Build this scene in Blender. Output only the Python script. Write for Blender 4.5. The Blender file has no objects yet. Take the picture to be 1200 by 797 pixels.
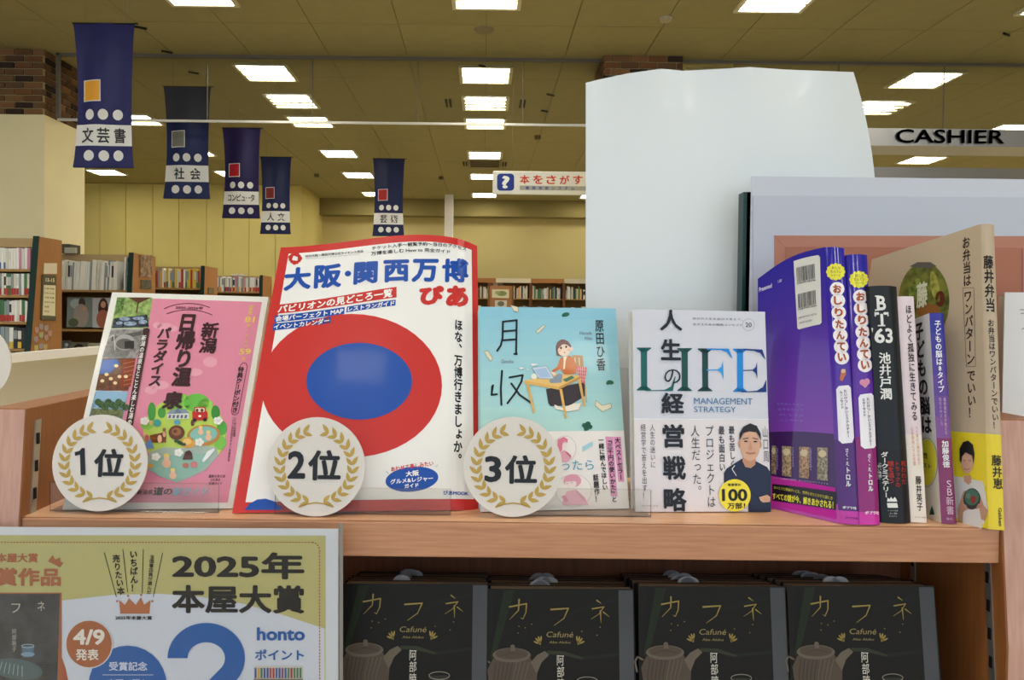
import bpy, bmesh, math, random
import numpy as np
from mathutils import Vector, Matrix, geometry

SC = bpy.context.scene
COL = SC.collection
random.seed(7)

# ------------------------------------------------------------------ camera
CAMZ = 1.24
F = 902.0            # focal length in pixels of the 1200x797 frame
PX, PY = 566.0, 382.7
cam_d = bpy.data.cameras.new('camera')
cam = bpy.data.objects.new('camera', cam_d)
COL.objects.link(cam)
cam_d.sensor_width = 36.0
cam_d.lens = F / 1200 * 36
cam_d.shift_x = (600 - PX) / 1200
cam_d.shift_y = -(398.5 - PY) / 1200
cam_d.clip_start = 0.01
ROT = Matrix.Rotation(math.radians(89.0), 3, 'X') @ Matrix.Rotation(0.011, 3, 'Z')
cam.matrix_world = Matrix.Translation((0, 0, CAMZ)) @ ROT.to_4x4()
SC.camera = cam
CAM = Vector((0, 0, CAMZ))

# ------------------------------------------------------------------ world, exposure
w = bpy.data.worlds.new('shop_air')
SC.world = w
w.use_nodes = True
w.node_tree.nodes['Background'].inputs[0].default_value = (0.80, 0.92, 1.08, 1)
w.node_tree.nodes['Background'].inputs[1].default_value = 0.80
SC.view_settings.view_transform = 'Standard'
SC.view_settings.look = 'None'
SC.view_settings.exposure = 0.88
SC.view_settings.gamma = 1.0
SC.view_settings.use_curve_mapping = False
LAMP = 13.0           # emission of the ceiling tubes
SC.cycles.max_bounces = 7
SC.cycles.diffuse_bounces = 4
SC.cycles.transparent_max_bounces = 12
SC.cycles.caustics_reflective = False
SC.cycles.caustics_refractive = False
SC.cycles.use_denoising = True

# ------------------------------------------------------------------ helpers
def ray(x, y):
    return (ROT @ Vector(((x - PX) / F, (PY - y) / F, -1.0))).normalized()

def at(x, y, D):
    r = ray(x, y)
    return CAM + r * (D / r.y)

def onz(x, y, z):
    r = ray(x, y)
    return CAM + r * ((z - CAMZ) / r.z)

def onx(x, y, X):
    r = ray(x, y)
    return CAM + r * (X / r.x)

def onplane(x, y, p, n):
    r = ray(x, y)
    return CAM + r * ((p - CAM).dot(n) / r.dot(n))

ROTI = ROT.transposed()
def proj(p):
    q = ROTI @ (Vector(p) - CAM)
    return PX - F * q.x / q.z, PY + F * q.y / q.z

def lin(h):
    h = h.lstrip('#')
    o = []
    for i in (0, 2, 4):
        c = int(h[i:i + 2], 16) / 255
        o.append(c / 12.92 if c <= 0.04045 else ((c + 0.055) / 1.055) ** 2.4)
    return (*o, 1.0)

MATS = {}
def pm(h, rough=0.5, coat=0.0, noise=0.0, scale=40.0, bump=0.0, metal=0.0, stretch=(1, 1, 1), h2=None, emit=0.0):
    """procedural plain material, optionally mottled"""
    key = (h, rough, coat, noise, scale, bump, metal, stretch, h2, emit)
    if key in MATS:
        return MATS[key]
    m = bpy.data.materials.new('m_' + h.lstrip('#'))
    m.use_nodes = True
    nt = m.node_tree
    b = nt.nodes['Principled BSDF']
    b.inputs['Base Color'].default_value = lin(h)
    b.inputs['Roughness'].default_value = rough
    b.inputs['Metallic'].default_value = metal
    b.inputs['Coat Weight'].default_value = coat * 0.4
    b.inputs['Specular IOR Level'].default_value = 0.22 if not metal else 0.5
    b.inputs['Coat Roughness'].default_value = 0.06
    if emit:
        b.inputs['Emission Color'].default_value = lin(h)
        b.inputs['Emission Strength'].default_value = emit
    if noise or h2 or bump:
        tc = nt.nodes.new('ShaderNodeTexCoord')
        mp = nt.nodes.new('ShaderNodeMapping')
        mp.inputs['Scale'].default_value = stretch
        nt.links.new(tc.outputs['Object'], mp.inputs[0])
        n = nt.nodes.new('ShaderNodeTexNoise')
        n.inputs['Scale'].default_value = scale
        n.inputs['Detail'].default_value = 5
        nt.links.new(mp.outputs[0], n.inputs['Vector'])
        if noise or h2:
            r = nt.nodes.new('ShaderNodeValToRGB')
            c = lin(h)
            if h2:
                c0, c1 = c, lin(h2)
            else:
                c0 = tuple(max(0, v * (1 - noise)) for v in c[:3]) + (1,)
                c1 = tuple(min(1, v * (1 + noise)) for v in c[:3]) + (1,)
            r.color_ramp.elements[0].position = 0.36
            r.color_ramp.elements[1].position = 0.64
            r.color_ramp.elements[0].color = c0
            r.color_ramp.elements[1].color = c1
            nt.links.new(n.outputs['Fac'], r.inputs[0])
            nt.links.new(r.outputs[0], b.inputs['Base Color'])
        if bump:
            bp = nt.nodes.new('ShaderNodeBump')
            bp.inputs['Strength'].default_value = bump
            bp.inputs['Distance'].default_value = 0.002
            nt.links.new(n.outputs['Fac'], bp.inputs['Height'])
            nt.links.new(bp.outputs[0], b.inputs['Normal'])
    MATS[key] = m
    return m

def clear_mat(name, tint, amount, rough=0.03):
    m = bpy.data.materials.new(name)
    m.use_nodes = True
    nt = m.node_tree
    nt.nodes.remove(nt.nodes['Principled BSDF'])
    out = nt.nodes['Material Output']
    t = nt.nodes.new('ShaderNodeBsdfTransparent'); t.inputs[0].default_value = lin(tint)
    g = nt.nodes.new('ShaderNodeBsdfGlossy'); g.inputs['Roughness'].default_value = rough
    d = nt.nodes.new('ShaderNodeBsdfDiffuse'); d.inputs[0].default_value = lin('#e8e6e2')
    fr = nt.nodes.new('ShaderNodeFresnel'); fr.inputs[0].default_value = 1.45
    m1 = nt.nodes.new('ShaderNodeMixShader'); m2 = nt.nodes.new('ShaderNodeMixShader')
    m1.inputs[0].default_value = amount
    nt.links.new(t.outputs[0], m1.inputs[1]); nt.links.new(d.outputs[0], m1.inputs[2])
    nt.links.new(fr.outputs[0], m2.inputs[0]); nt.links.new(m1.outputs[0], m2.inputs[1]); nt.links.new(g.outputs[0], m2.inputs[2])
    nt.links.new(m2.outputs[0], out.inputs[0])
    return m

M_CLEAR = clear_mat('clear_acrylic', '#fbfbfa', 0.03)
M_GLASS = clear_mat('smoke_glass', '#f1f1ea', 0.015)
M_FROST = clear_mat('hazy_acrylic', '#e8e2dc', 0.72, 0.15)

def wood(name, a, b, scale=1.0, axis='x', rough=0.42):
    m = bpy.data.materials.new(name)
    m.use_nodes = True
    nt = m.node_tree
    bs = nt.nodes['Principled BSDF']
    tc = nt.nodes.new('ShaderNodeTexCoord'); mp = nt.nodes.new('ShaderNodeMapping')
    s = {'x': (5, 90, 90), 'z': (90, 90, 5), 'y': (90, 5, 90)}[axis]
    mp.inputs['Scale'].default_value = tuple(v * scale for v in s)
    n = nt.nodes.new('ShaderNodeTexNoise'); n.inputs['Scale'].default_value = 3.0; n.inputs['Detail'].default_value = 8
    n2 = nt.nodes.new('ShaderNodeTexNoise'); n2.inputs['Scale'].default_value = 4.0; n2.inputs['Detail'].default_value = 3
    r = nt.nodes.new('ShaderNodeValToRGB')
    r.color_ramp.elements[0].position = 0.3; r.color_ramp.elements[1].position = 0.7
    r.color_ramp.elements[0].color = lin(a); r.color_ramp.elements[1].color = lin(b)
    ad = nt.nodes.new('ShaderNodeMath'); ad.operation = 'MULTIPLY_ADD'; ad.inputs[1].default_value = 0.25
    nt.links.new(tc.outputs['Object'], mp.inputs[0]); nt.links.new(mp.outputs[0], n.inputs['Vector'])
    nt.links.new(tc.outputs['Object'], n2.inputs['Vector'])
    nt.links.new(n2.outputs['Fac'], ad.inputs[0])
    sub = nt.nodes.new('ShaderNodeMath'); sub.operation = 'SUBTRACT'; sub.inputs[1].default_value = 0.125
    nt.links.new(n.outputs['Fac'], sub.inputs[0]); nt.links.new(sub.outputs[0], ad.inputs[2])
    nt.links.new(ad.outputs[0], r.inputs[0]); nt.links.new(r.outputs[0], bs.inputs['Base Color'])
    bs.inputs['Roughness'].default_value = rough
    return m

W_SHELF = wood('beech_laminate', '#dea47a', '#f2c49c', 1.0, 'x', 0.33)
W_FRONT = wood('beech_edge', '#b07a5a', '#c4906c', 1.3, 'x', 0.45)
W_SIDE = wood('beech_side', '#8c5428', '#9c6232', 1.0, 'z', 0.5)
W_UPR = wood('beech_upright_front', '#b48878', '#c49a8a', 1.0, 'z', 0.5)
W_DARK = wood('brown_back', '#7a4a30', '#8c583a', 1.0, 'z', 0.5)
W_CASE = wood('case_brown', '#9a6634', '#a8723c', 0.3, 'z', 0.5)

def setp(o, label=None, cat=None, group=None, kind=None):
    if label: o['label'] = label
    if cat: o['category'] = cat
    if group: o['group'] = group
    if kind: o['kind'] = kind
    return o

def empty(name, loc, label=None, cat=None, group=None, kind=None):
    o = bpy.data.objects.new(name, None)
    COL.objects.link(o)
    o.location = loc
    o.empty_display_size = 0.05
    return setp(o, label, cat, group, kind)

def wloc(p):
    v = Vector((0, 0, 0))
    while p is not None:
        v = v + Vector(p.location); p = p.parent
    return v

def mk(name, verts, faces, mats, parent=None, fm=None, smooth=False):
    """one mesh object; verts are world coordinates"""
    off = wloc(parent)
    me = bpy.data.meshes.new(name)
    me.from_pydata([Vector(v) - off for v in verts], [], faces)
    if not isinstance(mats, (list, tuple)): mats = [mats]
    for m in mats: me.materials.append(m)
    if fm: me.polygons.foreach_set('material_index', fm)
    if smooth: me.polygons.foreach_set('use_smooth', [True] * len(faces))
    me.update()
    o = bpy.data.objects.new(name, me)
    COL.objects.link(o)
    if parent is not None: o.parent = parent
    return o

class MB:
    """collects boxes, prisms and polygons, then builds ONE mesh"""
    def __init__(s): s.v = []; s.f = []; s.fm = []; s.m = []
    def mi(s, m):
        if m not in s.m: s.m.append(m)
        return s.m.index(m)
    def add(s, vs, fs, m):
        b = len(s.v); s.v += [Vector(v) for v in vs]
        i = s.mi(m)
        for f in fs: s.f.append(tuple(b + k for k in f)); s.fm.append(i)
    def box(s, x0, y0, z0, x1, y1, z1, m):
        vs = [(x, y, z) for z in (z0, z1) for y in (y0, y1) for x in (x0, x1)]
        s.add(vs, [(0, 2, 3, 1), (4, 5, 7, 6), (0, 1, 5, 4), (2, 6, 7, 3), (0, 4, 6, 2), (1, 3, 7, 5)], m)
        return s
    def hexa(s, a, b, m):
        """prism between polygon a and polygon b (lists of points)"""
        n = len(a)
        fs = [tuple(range(n - 1, -1, -1)), tuple(range(n, 2 * n))] + [(i, (i + 1) % n, n + (i + 1) % n, n + i) for i in range(n)]
        s.add(list(a) + list(b), fs, m)
        return s
    def tube(s, a, b, r, m, n=8, r2=None):
        a = Vector(a); b = Vector(b); d = (b - a).normalized()
        u = d.orthogonal().normalized(); v = d.cross(u)
        r2 = r if r2 is None else r2
        A = [a + (u * math.cos(t) + v * math.sin(t)) * r for t in [2 * math.pi * i / n for i in range(n)]]
        B = [b + (u * math.cos(t) + v * math.sin(t)) * r2 for t in [2 * math.pi * i / n for i in range(n)]]
        return s.hexa(A, B, m)
    def build(s, name, parent=None, smooth=False):
        return mk(name, s.v, s.f, s.m, parent, s.fm, smooth)

def bevel(o, wdt=0.0015, seg=2):
    md = o.modifiers.new('b', 'BEVEL'); md.width = wdt; md.segments = seg; md.limit_method = 'ANGLE'
    return o

# ------------------------------------------------------------------ glyphs
TM = {}
_fc = bpy.data.curves.new('glyphs', 'FONT')
_fc.resolution_u = 3
_fo = bpy.data.objects.new('glyphs', _fc)
def tm(s):
    if s in TM: return TM[s]
    _fc.body = s
    me = bpy.data.meshes.new_from_object(_fo)
    v = np.array([tuple(q.co)[:2] for q in me.vertices], dtype=float).reshape(-1, 2)
    f = [tuple(p.vertices) for p in me.polygons]
    bpy.data.meshes.remove(me)
    TM[s] = (v, f)
    return TM[s]

# ------------------------------------------------------------------ printed surfaces
class Patch:
    """a four sided sheet: pixel quad (TL,TR,BR,BL) <-> unit square <-> 3D corners"""
    def __init__(s, quad, P, warp=None, flip=False):
        s.quad = quad; s.P = [Vector(p) for p in P]; s.warp = warp
        A = []; B = []
        for (x, y), (u, v) in zip(quad, [(0, 0), (1, 0), (1, 1), (0, 1)]):
            A.append([x, y, 1, 0, 0, 0, -u * x, -u * y]); B.append(u)
            A.append([0, 0, 0, x, y, 1, -v * x, -v * y]); B.append(v)
        h = np.linalg.solve(np.array(A, float), np.array(B, float))
        s.H = np.append(h, 1).reshape(3, 3)
        TL, TR, BR, BL = s.P
        s.n = (TR - TL).cross(TL - BL).normalized()
        if s.n.dot(CAM - (TL + BR) / 2) < 0: s.n = -s.n
        s.up = (TL - BL).normalized(); s.right = (TR - TL).normalized()
        s.W = ((TR - TL).length + (BR - BL).length) / 2
        s.Hh = ((TL - BL).length + (TR - BR).length) / 2
        s.wpx = (abs(quad[1][0] - quad[0][0]) + abs(quad[2][0] - quad[3][0])) / 2
        s.cent = (TL + TR + BR + BL) / 4
    def _h(s, x, y):
        q = s.H @ np.array([x, y, 1.0]); return q[0] / q[2], q[1] / q[2]
    def uv(s, x, y):
        qx, qy = x, y
        for _ in range(4):
            u, v = s._h(qx, qy)
            a, b = proj(s.pos(u, v))
            qx += x - a; qy += y - b
        return s._h(qx, qy)
    def pos(s, u, v, h=0.0):
        TL, TR, BR, BL = s.P
        p = (TL * (1 - u) + TR * u) * (1 - v) + (BL * (1 - u) + BR * u) * v
        if s.warp:
            a, b = s.warp(u, v)
            p = p + s.up * a + s.n * b
        return p + s.n * h
    def grid(s, nu, nv, h=0.0, u0=0, u1=1, v0=0, v1=1):
        vs = [s.pos(u0 + (u1 - u0) * i / nu, v0 + (v1 - v0) * j / nv, h) for j in range(nv + 1) for i in range(nu + 1)]
        fs = [(j * (nu + 1) + i, (j + 1) * (nu + 1) + i, (j + 1) * (nu + 1) + i + 1, j * (nu + 1) + i + 1) for j in range(nv) for i in range(nu)]
        return vs, fs

LAY = 0.00013
class Art:
    def __init__(s, patch, rough=0.35, coat=0.3):
        s.p = patch; s.mb = MB(); s.rough = rough; s.coat = coat; s.zoom(0, 0, 1); s.lay = 2
    def zoom(s, ox, oy, k): s.o = (ox, oy, k); return s
    def px(s, x, y): return s.o[0] + x / s.o[2], s.o[1] + y / s.o[2]
    def m(s, c): return c if not isinstance(c, str) else pm(c, s.rough, s.coat)
    def addf(s, uvs, fs, c, lay):
        lay = s.lay if lay is None else lay
        s.mb.add([s.p.pos(u, v, lay * LAY) for u, v in uvs], fs, s.m(c))
    def _poly_uv(s, uvs, c, lay=None):
        if s.p.warp is None:
            t = geometry.tessellate_polygon([[Vector((u, v, 0)) for u, v in uvs]])
            s.addf(uvs, t, c, lay); return
        bm = bmesh.new()
        vs = [bm.verts.new((u, v, 0)) for u, v in uvs]
        for t in geometry.tessellate_polygon([[Vector((u, v, 0)) for u, v in uvs]]):
            try: bm.faces.new([vs[i] for i in t])
            except ValueError: pass
        for k in range(1, 28):
            g = list(bm.verts) + list(bm.edges) + list(bm.faces)
            bmesh.ops.bisect_plane(bm, geom=g, plane_co=(k / 28, 0, 0), plane_no=(1, 0, 0), dist=1e-5)
        for k in range(1, 14):
            g = list(bm.verts) + list(bm.edges) + list(bm.faces)
            bmesh.ops.bisect_plane(bm, geom=g, plane_co=(0, k / 14, 0), plane_no=(0, 1, 0), dist=1e-5)
        bm.verts.index_update()
        s.addf([(q.co.x, q.co.y) for q in bm.verts], [tuple(q.index for q in f.verts) for f in bm.faces], c, lay)
        bm.free()
    def poly(s, pts, c, lay=None):
        s._poly_uv([s.p.uv(*s.px(*q)) for q in pts], c, lay)
    def rect(s, x0, y0, x1, y1, c, lay=None):
        u0, v0 = s.p.uv(*s.px(x0, y0)); u1, v1 = s.p.uv(*s.px(x1, y1))
        s._poly_uv([(u0, v0), (u1, v0), (u1, v1), (u0, v1)], c, lay)
    def rr(s, x0, y0, x1, y1, r, c, lay=None):
        pts = []
        for cx, cy, a0 in ((x1 - r, y0 + r, -90), (x1 - r, y1 - r, 0), (x0 + r, y1 - r, 90), (x0 + r, y0 + r, 180)):
            for k in range(5):
                a = math.radians(a0 + k * 22.5); pts.append((cx + r * math.cos(a), cy + r * math.sin(a)))
        s.poly(pts, c, lay)
    def full(s, c, lay=None, v0=0, v1=1, u0=0, u1=1):
        s._poly_uv([(u0, v0), (u1, v0), (u1, v1), (u0, v1)], c, lay)
    def ell(s, cx, cy, rx, ry, c, lay=None, ang=0, n=28, a0=0, a1=360):
        ca, sa = math.cos(math.radians(ang)), math.sin(math.radians(ang))
        pts = []
        for i in range(n + (0 if a1 - a0 == 360 else 1)):
            t = math.radians(a0 + (a1 - a0) * i / n)
            x, y = rx * math.cos(t), ry * math.sin(t)
            pts.append((cx + x * ca - y * sa, cy + x * sa + y * ca))
        s.poly(pts, c, lay)
    def line(s, pts, wd, c, lay=None, closed=False, taper=False):
        if closed: pts = list(pts) + [pts[0]]
        n = len(pts) - 1
        for i, ((x0, y0), (x1, y1)) in enumerate(zip(pts[:-1], pts[1:])):
            L = math.hypot(x1 - x0, y1 - y0)
            if L < 1e-6: continue
            nx, ny = -(y1 - y0) / L * wd / 2, (x1 - x0) / L * wd / 2
            k0 = 1 - 0.75 * i / n if taper else 1; k1 = 1 - 0.75 * (i + 1) / n if taper else 1
            s.poly([(x0 + nx * k0, y0 + ny * k0), (x1 + nx * k1, y1 + ny * k1), (x1 - nx * k1, y1 - ny * k1), (x0 - nx * k0, y0 - ny * k0)], c, lay)
            if wd > 2.2 and i: s.ell(x0, y0, wd / 2 * k0, wd / 2 * k0, c, lay, n=10)
        if wd > 2.2:
            s.ell(pts[0][0], pts[0][1], wd / 2, wd / 2, c, lay, n=10)
            if not taper: s.ell(pts[-1][0], pts[-1][1], wd / 2, wd / 2, c, lay, n=10)
    def ring(s, cx, cy, rx, ry, wd, c, lay=None, a0=0, a1=360, n=28):
        s.line([(cx + rx * math.cos(math.radians(a0 + (a1 - a0) * i / n)), cy + ry * math.sin(math.radians(a0 + (a1 - a0) * i / n))) for i in range(n + 1)], wd, c, lay)
    def _emit(s, uvs, f, c, bold, lay, eu, ev):
        bold *= 0.62
        lay = s.lay if lay is None else lay
        if not bold: s.addf(uvs, f, c, lay); return
        k = 8 if bold > 0.028 else 4
        offs = [(0, 0)] + [(math.cos(2 * math.pi * i / k), math.sin(2 * math.pi * i / k)) for i in range(k)]
        for i, (a, b) in enumerate(offs):
            s.addf([(u + a * bold * eu, v + b * bold * ev) for u, v in uvs], f, c, lay + 0.06 * i)
    def txt(s, t, x0, y0, x1, y1, c, bold=0, lay=None, rot=False, shear=0.0):
        """one horizontal line that fills the box (TL, BR), aligned with the sheet"""
        v, f = tm(t)
        if not len(v): return
        u0, w0 = s.p.uv(*s.px(x0, y0)); u1, w1 = s.p.uv(*s.px(x1, y1))
        if rot: v = np.stack([-v[:, 1], v[:, 0]], 1) * np.array([-1, -1])   # reads downwards
        mn, mx = v.min(0) - bold, v.max(0) + bold
        sx, sy = (u1 - u0) / (mx[0] - mn[0]), (w1 - w0) / (mx[1] - mn[1])
        uvs = [(u0 + (x - mn[0]) * sx + shear * (y - mn[1]) * sy, w1 - (y - mn[1]) * sy) for x, y in v]
        s._emit(uvs, f, c, bold, lay, abs(sx), abs(sy))
    def txtq(s, t, quad, c, bold=0, lay=None):
        """one line stretched into a four sided area TL, TR, BR, BL"""
        v, f = tm(t); bold *= 0.62; lay = s.lay if lay is None else lay
        mn, mx = v.min(0) - bold, v.max(0) + bold
        Q = [s.p.uv(*s.px(*q)) for q in quad]
        k = 8 if bold > 0.028 else 4
        offs = [(0, 0)] + ([(math.cos(2 * math.pi * i / k) * bold, math.sin(2 * math.pi * i / k) * bold) for i in range(k)] if bold else [])
        for i, (ox, oy) in enumerate(offs):
            o = []
            for x, y in v:
                a = (x + ox - mn[0]) / (mx[0] - mn[0]); b = 1 - (y + oy - mn[1]) / (mx[1] - mn[1])
                o.append(tuple((Q[0][e] * (1 - a) + Q[1][e] * a) * (1 - b) + (Q[3][e] * (1 - a) + Q[2][e] * a) * b for e in (0, 1)))
            s.addf(o, f, c, lay + 0.06 * i)
    def vt(s, t, cx, y0, y1, wd, c, bold=0, lay=None, cx1=None, sc=1.0):
        """vertical column, centred on cx at the top (cx1 at the bottom), glyph cells wd wide"""
        n = len(t)
        cx1 = cx if cx1 is None else cx1
        ua, va = s.p.uv(*s.px(cx, y0)); ub, vb = s.p.uv(*s.px(cx1, y1))
        du = (wd / s.o[2]) / s.p.wpx
        ch = (vb - va) / n
        for i, g in enumerate(t):
            if g in ' \u3000': continue
            v, f = tm(g)
            if not len(v): continue
            uc = ua + (ub - ua) * (i + 0.5) / n; vc = va + ch * (i + 0.5)
            X, Y = v[:, 0].copy(), v[:, 1].copy()
            if ord(g) < 0x2000: X = X - (X.min() + X.max()) / 2; Y = Y - (Y.min() + Y.max()) / 2
            else: X = X - 0.5; Y = Y - 0.38
            if g in 'ー―～~〜（）「」『』()': X, Y = Y, -X
            if g in '、。': X = X + 0.55; Y = Y + 0.55
            if g in 'っょゃゅッョャュ': X = X + 0.12; Y = Y + 0.1
            X = X * sc; Y = Y * sc
            uvs = [(uc + x * du, vc - y * abs(ch)) for x, y in zip(X, Y)]
            s._emit(uvs, f, c, bold, lay, du, abs(ch))
    def build(s, name, parent):
        o = s.mb.build(name, parent); s.mb = MB(); return o

# ================================================================== THE ROOM
ZC = CAMZ + 2.70
M_WALL = pm('#d2c278', 0.8, noise=0.03, scale=2)
M_WALL2 = pm('#f2e6b8', 0.8, noise=0.02, scale=2)
M_CEIL = pm('#a09666', 0.9, noise=0.03, scale=6)
M_BAND = pm('#8d8050', 0.85)  # soffit face above the back wall, its shade put into the darker olive
M_FLOOR = pm('#b5aa94', 0.35, noise=0.05, scale=3)
M_JOINT = pm('#8a8052', 0.9)
M_STEEL = pm('#a8a6a4', 0.28, metal=0.85)
M_RAIL = pm('#d9d6cc', 0.35, metal=0.6)
M_DARKRAIL = pm('#6d675a', 0.5, metal=0.4)
M_WHITE = pm('#efeee8', 0.5)
M_GREEN = pm('#16302a', 0.4)
M_BLACK = pm('#16140f', 0.4)

def struct(o): o['kind'] = 'structure'; return o

flo = struct(mk('floor', [(-12, -6, -0.02), (12, -6, -0.02), (12, 18.5, -0.02), (-12, 18.5, -0.02)], [(0, 1, 2, 3)], M_JOINT))
tile_me = {}
# ceiling: plates between recessed joints
ceil_ = struct(MB().box(-12, -6, ZC + 0.01, 12, 18.8, ZC + 0.06, M_JOINT).build('ceiling'))
PW, PL = 0.826, 1.65
pb = MB(); g = 0.004
pb.box(-PW / 2 + g, -PL / 2 + g, 0, PW / 2 - g, PL / 2 - g, 0.012, M_CEIL)
panel0 = mk('ceiling_panel', pb.v, pb.f, pb.m)
cme = panel0.data; bpy.data.objects.remove(panel0)
for j in range(-1, 12):
    yc = 7.27 - PL * 3.5 + PL * j
    if yc > 18.5: continue
    for i in range(-13, 13):
        xc = PW * (i + 0.5)
        if j < 3 and abs(xc) > 5.5: continue
        o = bpy.data.objects.new('ceiling_panel', cme); COL.objects.link(o)
        o.location = (xc, yc, ZC); o.parent = ceil_
# light floor tiles joined: hidden by the furniture from here
fb = MB()
for i in range(-20, 20):
    for j in range(-9, 31):
        fb.box(i * 0.6 + 0.002, j * 0.6 + 0.002, -0.02, i * 0.6 + 0.598, j * 0.6 + 0.598, 0.0, M_FLOOR)
ft = fb.build('floor_tiles', flo); ft['kind'] = 'stuff'

DB = 18.4
zband = at(620, 254, DB).z
struct(MB().box(-4.0, DB + 0.35, 0, 12.1, DB + 0.45, ZC, pm('#c4b47a', 0.8)).build('wall_back'))
struct(MB().box(-3.95, DB, zband, 12.0, DB + 0.35, ZC, M_BAND).build('trim_1'))
# panel covering of the left far wall, joints cut between the sheets
DL = 16.6
wl = struct(MB().box(-12, DL + 0.02, 0, -4.0, DL + 0.1, ZC, M_JOINT).build('wall_left_far'))
xs = [at(x, 260, DL).x for x in (117, 147.5, 179, 209.5, 242, 262, 292, 323)] + [-4.0]
x = xs[0]
while x > -11.5: x -= 0.545; xs.insert(0, x)
for a, b in zip(xs[:-1], xs[1:]):
    MB().box(a + 0.006, DL, 0, b - (0.006 if b < -4.001 else 0.0), DL + 0.025, ZC - 0.005, M_WALL).build('wall_panel', wl)
struct(MB().box(-4.0, DL, 0, -3.93, DB + 0.4, ZC, M_WALL).build('wall_left'))
struct(MB().box(-12.1, 1.0, 0, -12, DL + 0.1, ZC, M_WALL2).build('wall_left_side'))
struct(MB().box(12, -6, 0, 12.1, DB + 0.4, ZC, M_WALL2).build('wall_right'))
# slim white column between the two far walls' windows
struct(MB().box(*[v for v in (at(521, 240, 17.6).x, 17.6, 0)], at(531, 240, 17.6).x, 17.75, ZC, M_WHITE).build('trim_2'))

# ------------------------------------------------------------------ brick topped pillars
BR = [pm(c, 0.85, bump=0.6, scale=120, noise=0.12) for c in ('#6b4c32', '#785234', '#5a402c', '#84603e', '#6c5038', '#3a2c24', '#76583a')]
M_MORT = pm('#ac9a70', 0.95)
def brick_pillar(name, x0, x1, y0, y1, zlo, side):
    """cladding below zlo, coursed bricks above; side is the x of the flank the camera sees"""
    rnd = random.Random(int(x0 * 100) + 5)
    p = struct(MB().box(x0, y0, 0, x1, y1, zlo, M_WALL2).build(name))
    MB().box(x0 + 0.03, y0 + 0.03, zlo, x1 - 0.03, y1 - 0.03, ZC, M_MORT).build('mortar_core', p)
    n = 10; h = (ZC - zlo) / n; L = 0.195
    for k in range(n):
        z0 = zlo + k * h + 0.005; z1 = zlo + (k + 1) * h - 0.006
        off = (k % 2) * 0.5 * L
        x = x0 - off
        while x < x1 - 0.01:
            a, b = max(x, x0 + 0.012), min(x + L - 0.011, x1 - 0.012)
            if b - a > 0.03:
                d = rnd.uniform(0, 0.008)
                bevel(MB().box(a, y0 + 0.008 + d, z0, b, y0 + 0.06, z1, rnd.choice(BR)).build('brick', p), 0.004, 1)
            x += L
        y = y0 + 0.065 - off
        while y < y1 - 0.02:
            a, b = max(y, y0 + 0.065), min(y + L - 0.011, y1)
            if b - a > 0.03:
                d = rnd.uniform(0, 0.008); m = rnd.choice(BR)
                if side > (x0 + x1) / 2: q = MB().box(x1 - 0.06, a, z0, x1 - 0.008 - d, b, z1, m)
                else: q = MB().box(x0 + 0.008 + d, a, z0, x0 + 0.06, b, z1, m)
                bevel(q.build('brick', p), 0.004, 1)
            y += L
    return p
zb = at(20, 134, 8.04).z
XP = at(52, 134, 8.04).x
brick_pillar('pillar', XP - 1.0, XP, 8.04, 8.85, zb, XP)
x0p = at(706, 80, 8.04).x
brick_pillar('pillar', x0p, at(802, 80, 8.04).x, 8.04, 8.7, zb, x0p)

# ------------------------------------------------------------------ glass smoke barrier under the ceiling
DG = 8.2
gb = empty('glass_smoke_barrier', (0, DG, ZC), 'clear glass strip hanging across the ceiling, held by a slim metal bottom rail', 'barrier')
zr = at(566, 145.5, DG).z
MB().box(XP + 0.05, DG - 0.02, ZC - 0.03, 11.5, DG + 0.02, ZC + 0.0, M_DARKRAIL).build('top_rail', gb)
MB().box(XP + 0.05, DG - 0.012, zr - 0.014, at(686, 147, DG).x + 0.6, DG + 0.012, zr + 0.01, M_RAIL).build('bottom_rail', gb)
jx = [at(243, 100, DG).x + 1.115 * i for i in range(-1, 9)]
for a, b in zip(jx[:-1], jx[1:]):
    a = max(a, XP + 0.06)
    if b > a: MB().box(a + 0.003, DG - 0.004, zr, b - 0.003, DG + 0.004, ZC - 0.025, M_GLASS).build('glass_pane', gb)
for a in jx[1:]:
    MB().box(a - 0.004, DG - 0.006, zr, a + 0.004, DG + 0.006, ZC - 0.02, M_DARKRAIL).build('joint_strip', gb)
MB().box(XP + 0.04, DG - 0.02, zb - 0.0, XP + 0.075, DG + 0.02, ZC, M_DARKRAIL).build('end_post', gb)

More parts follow.
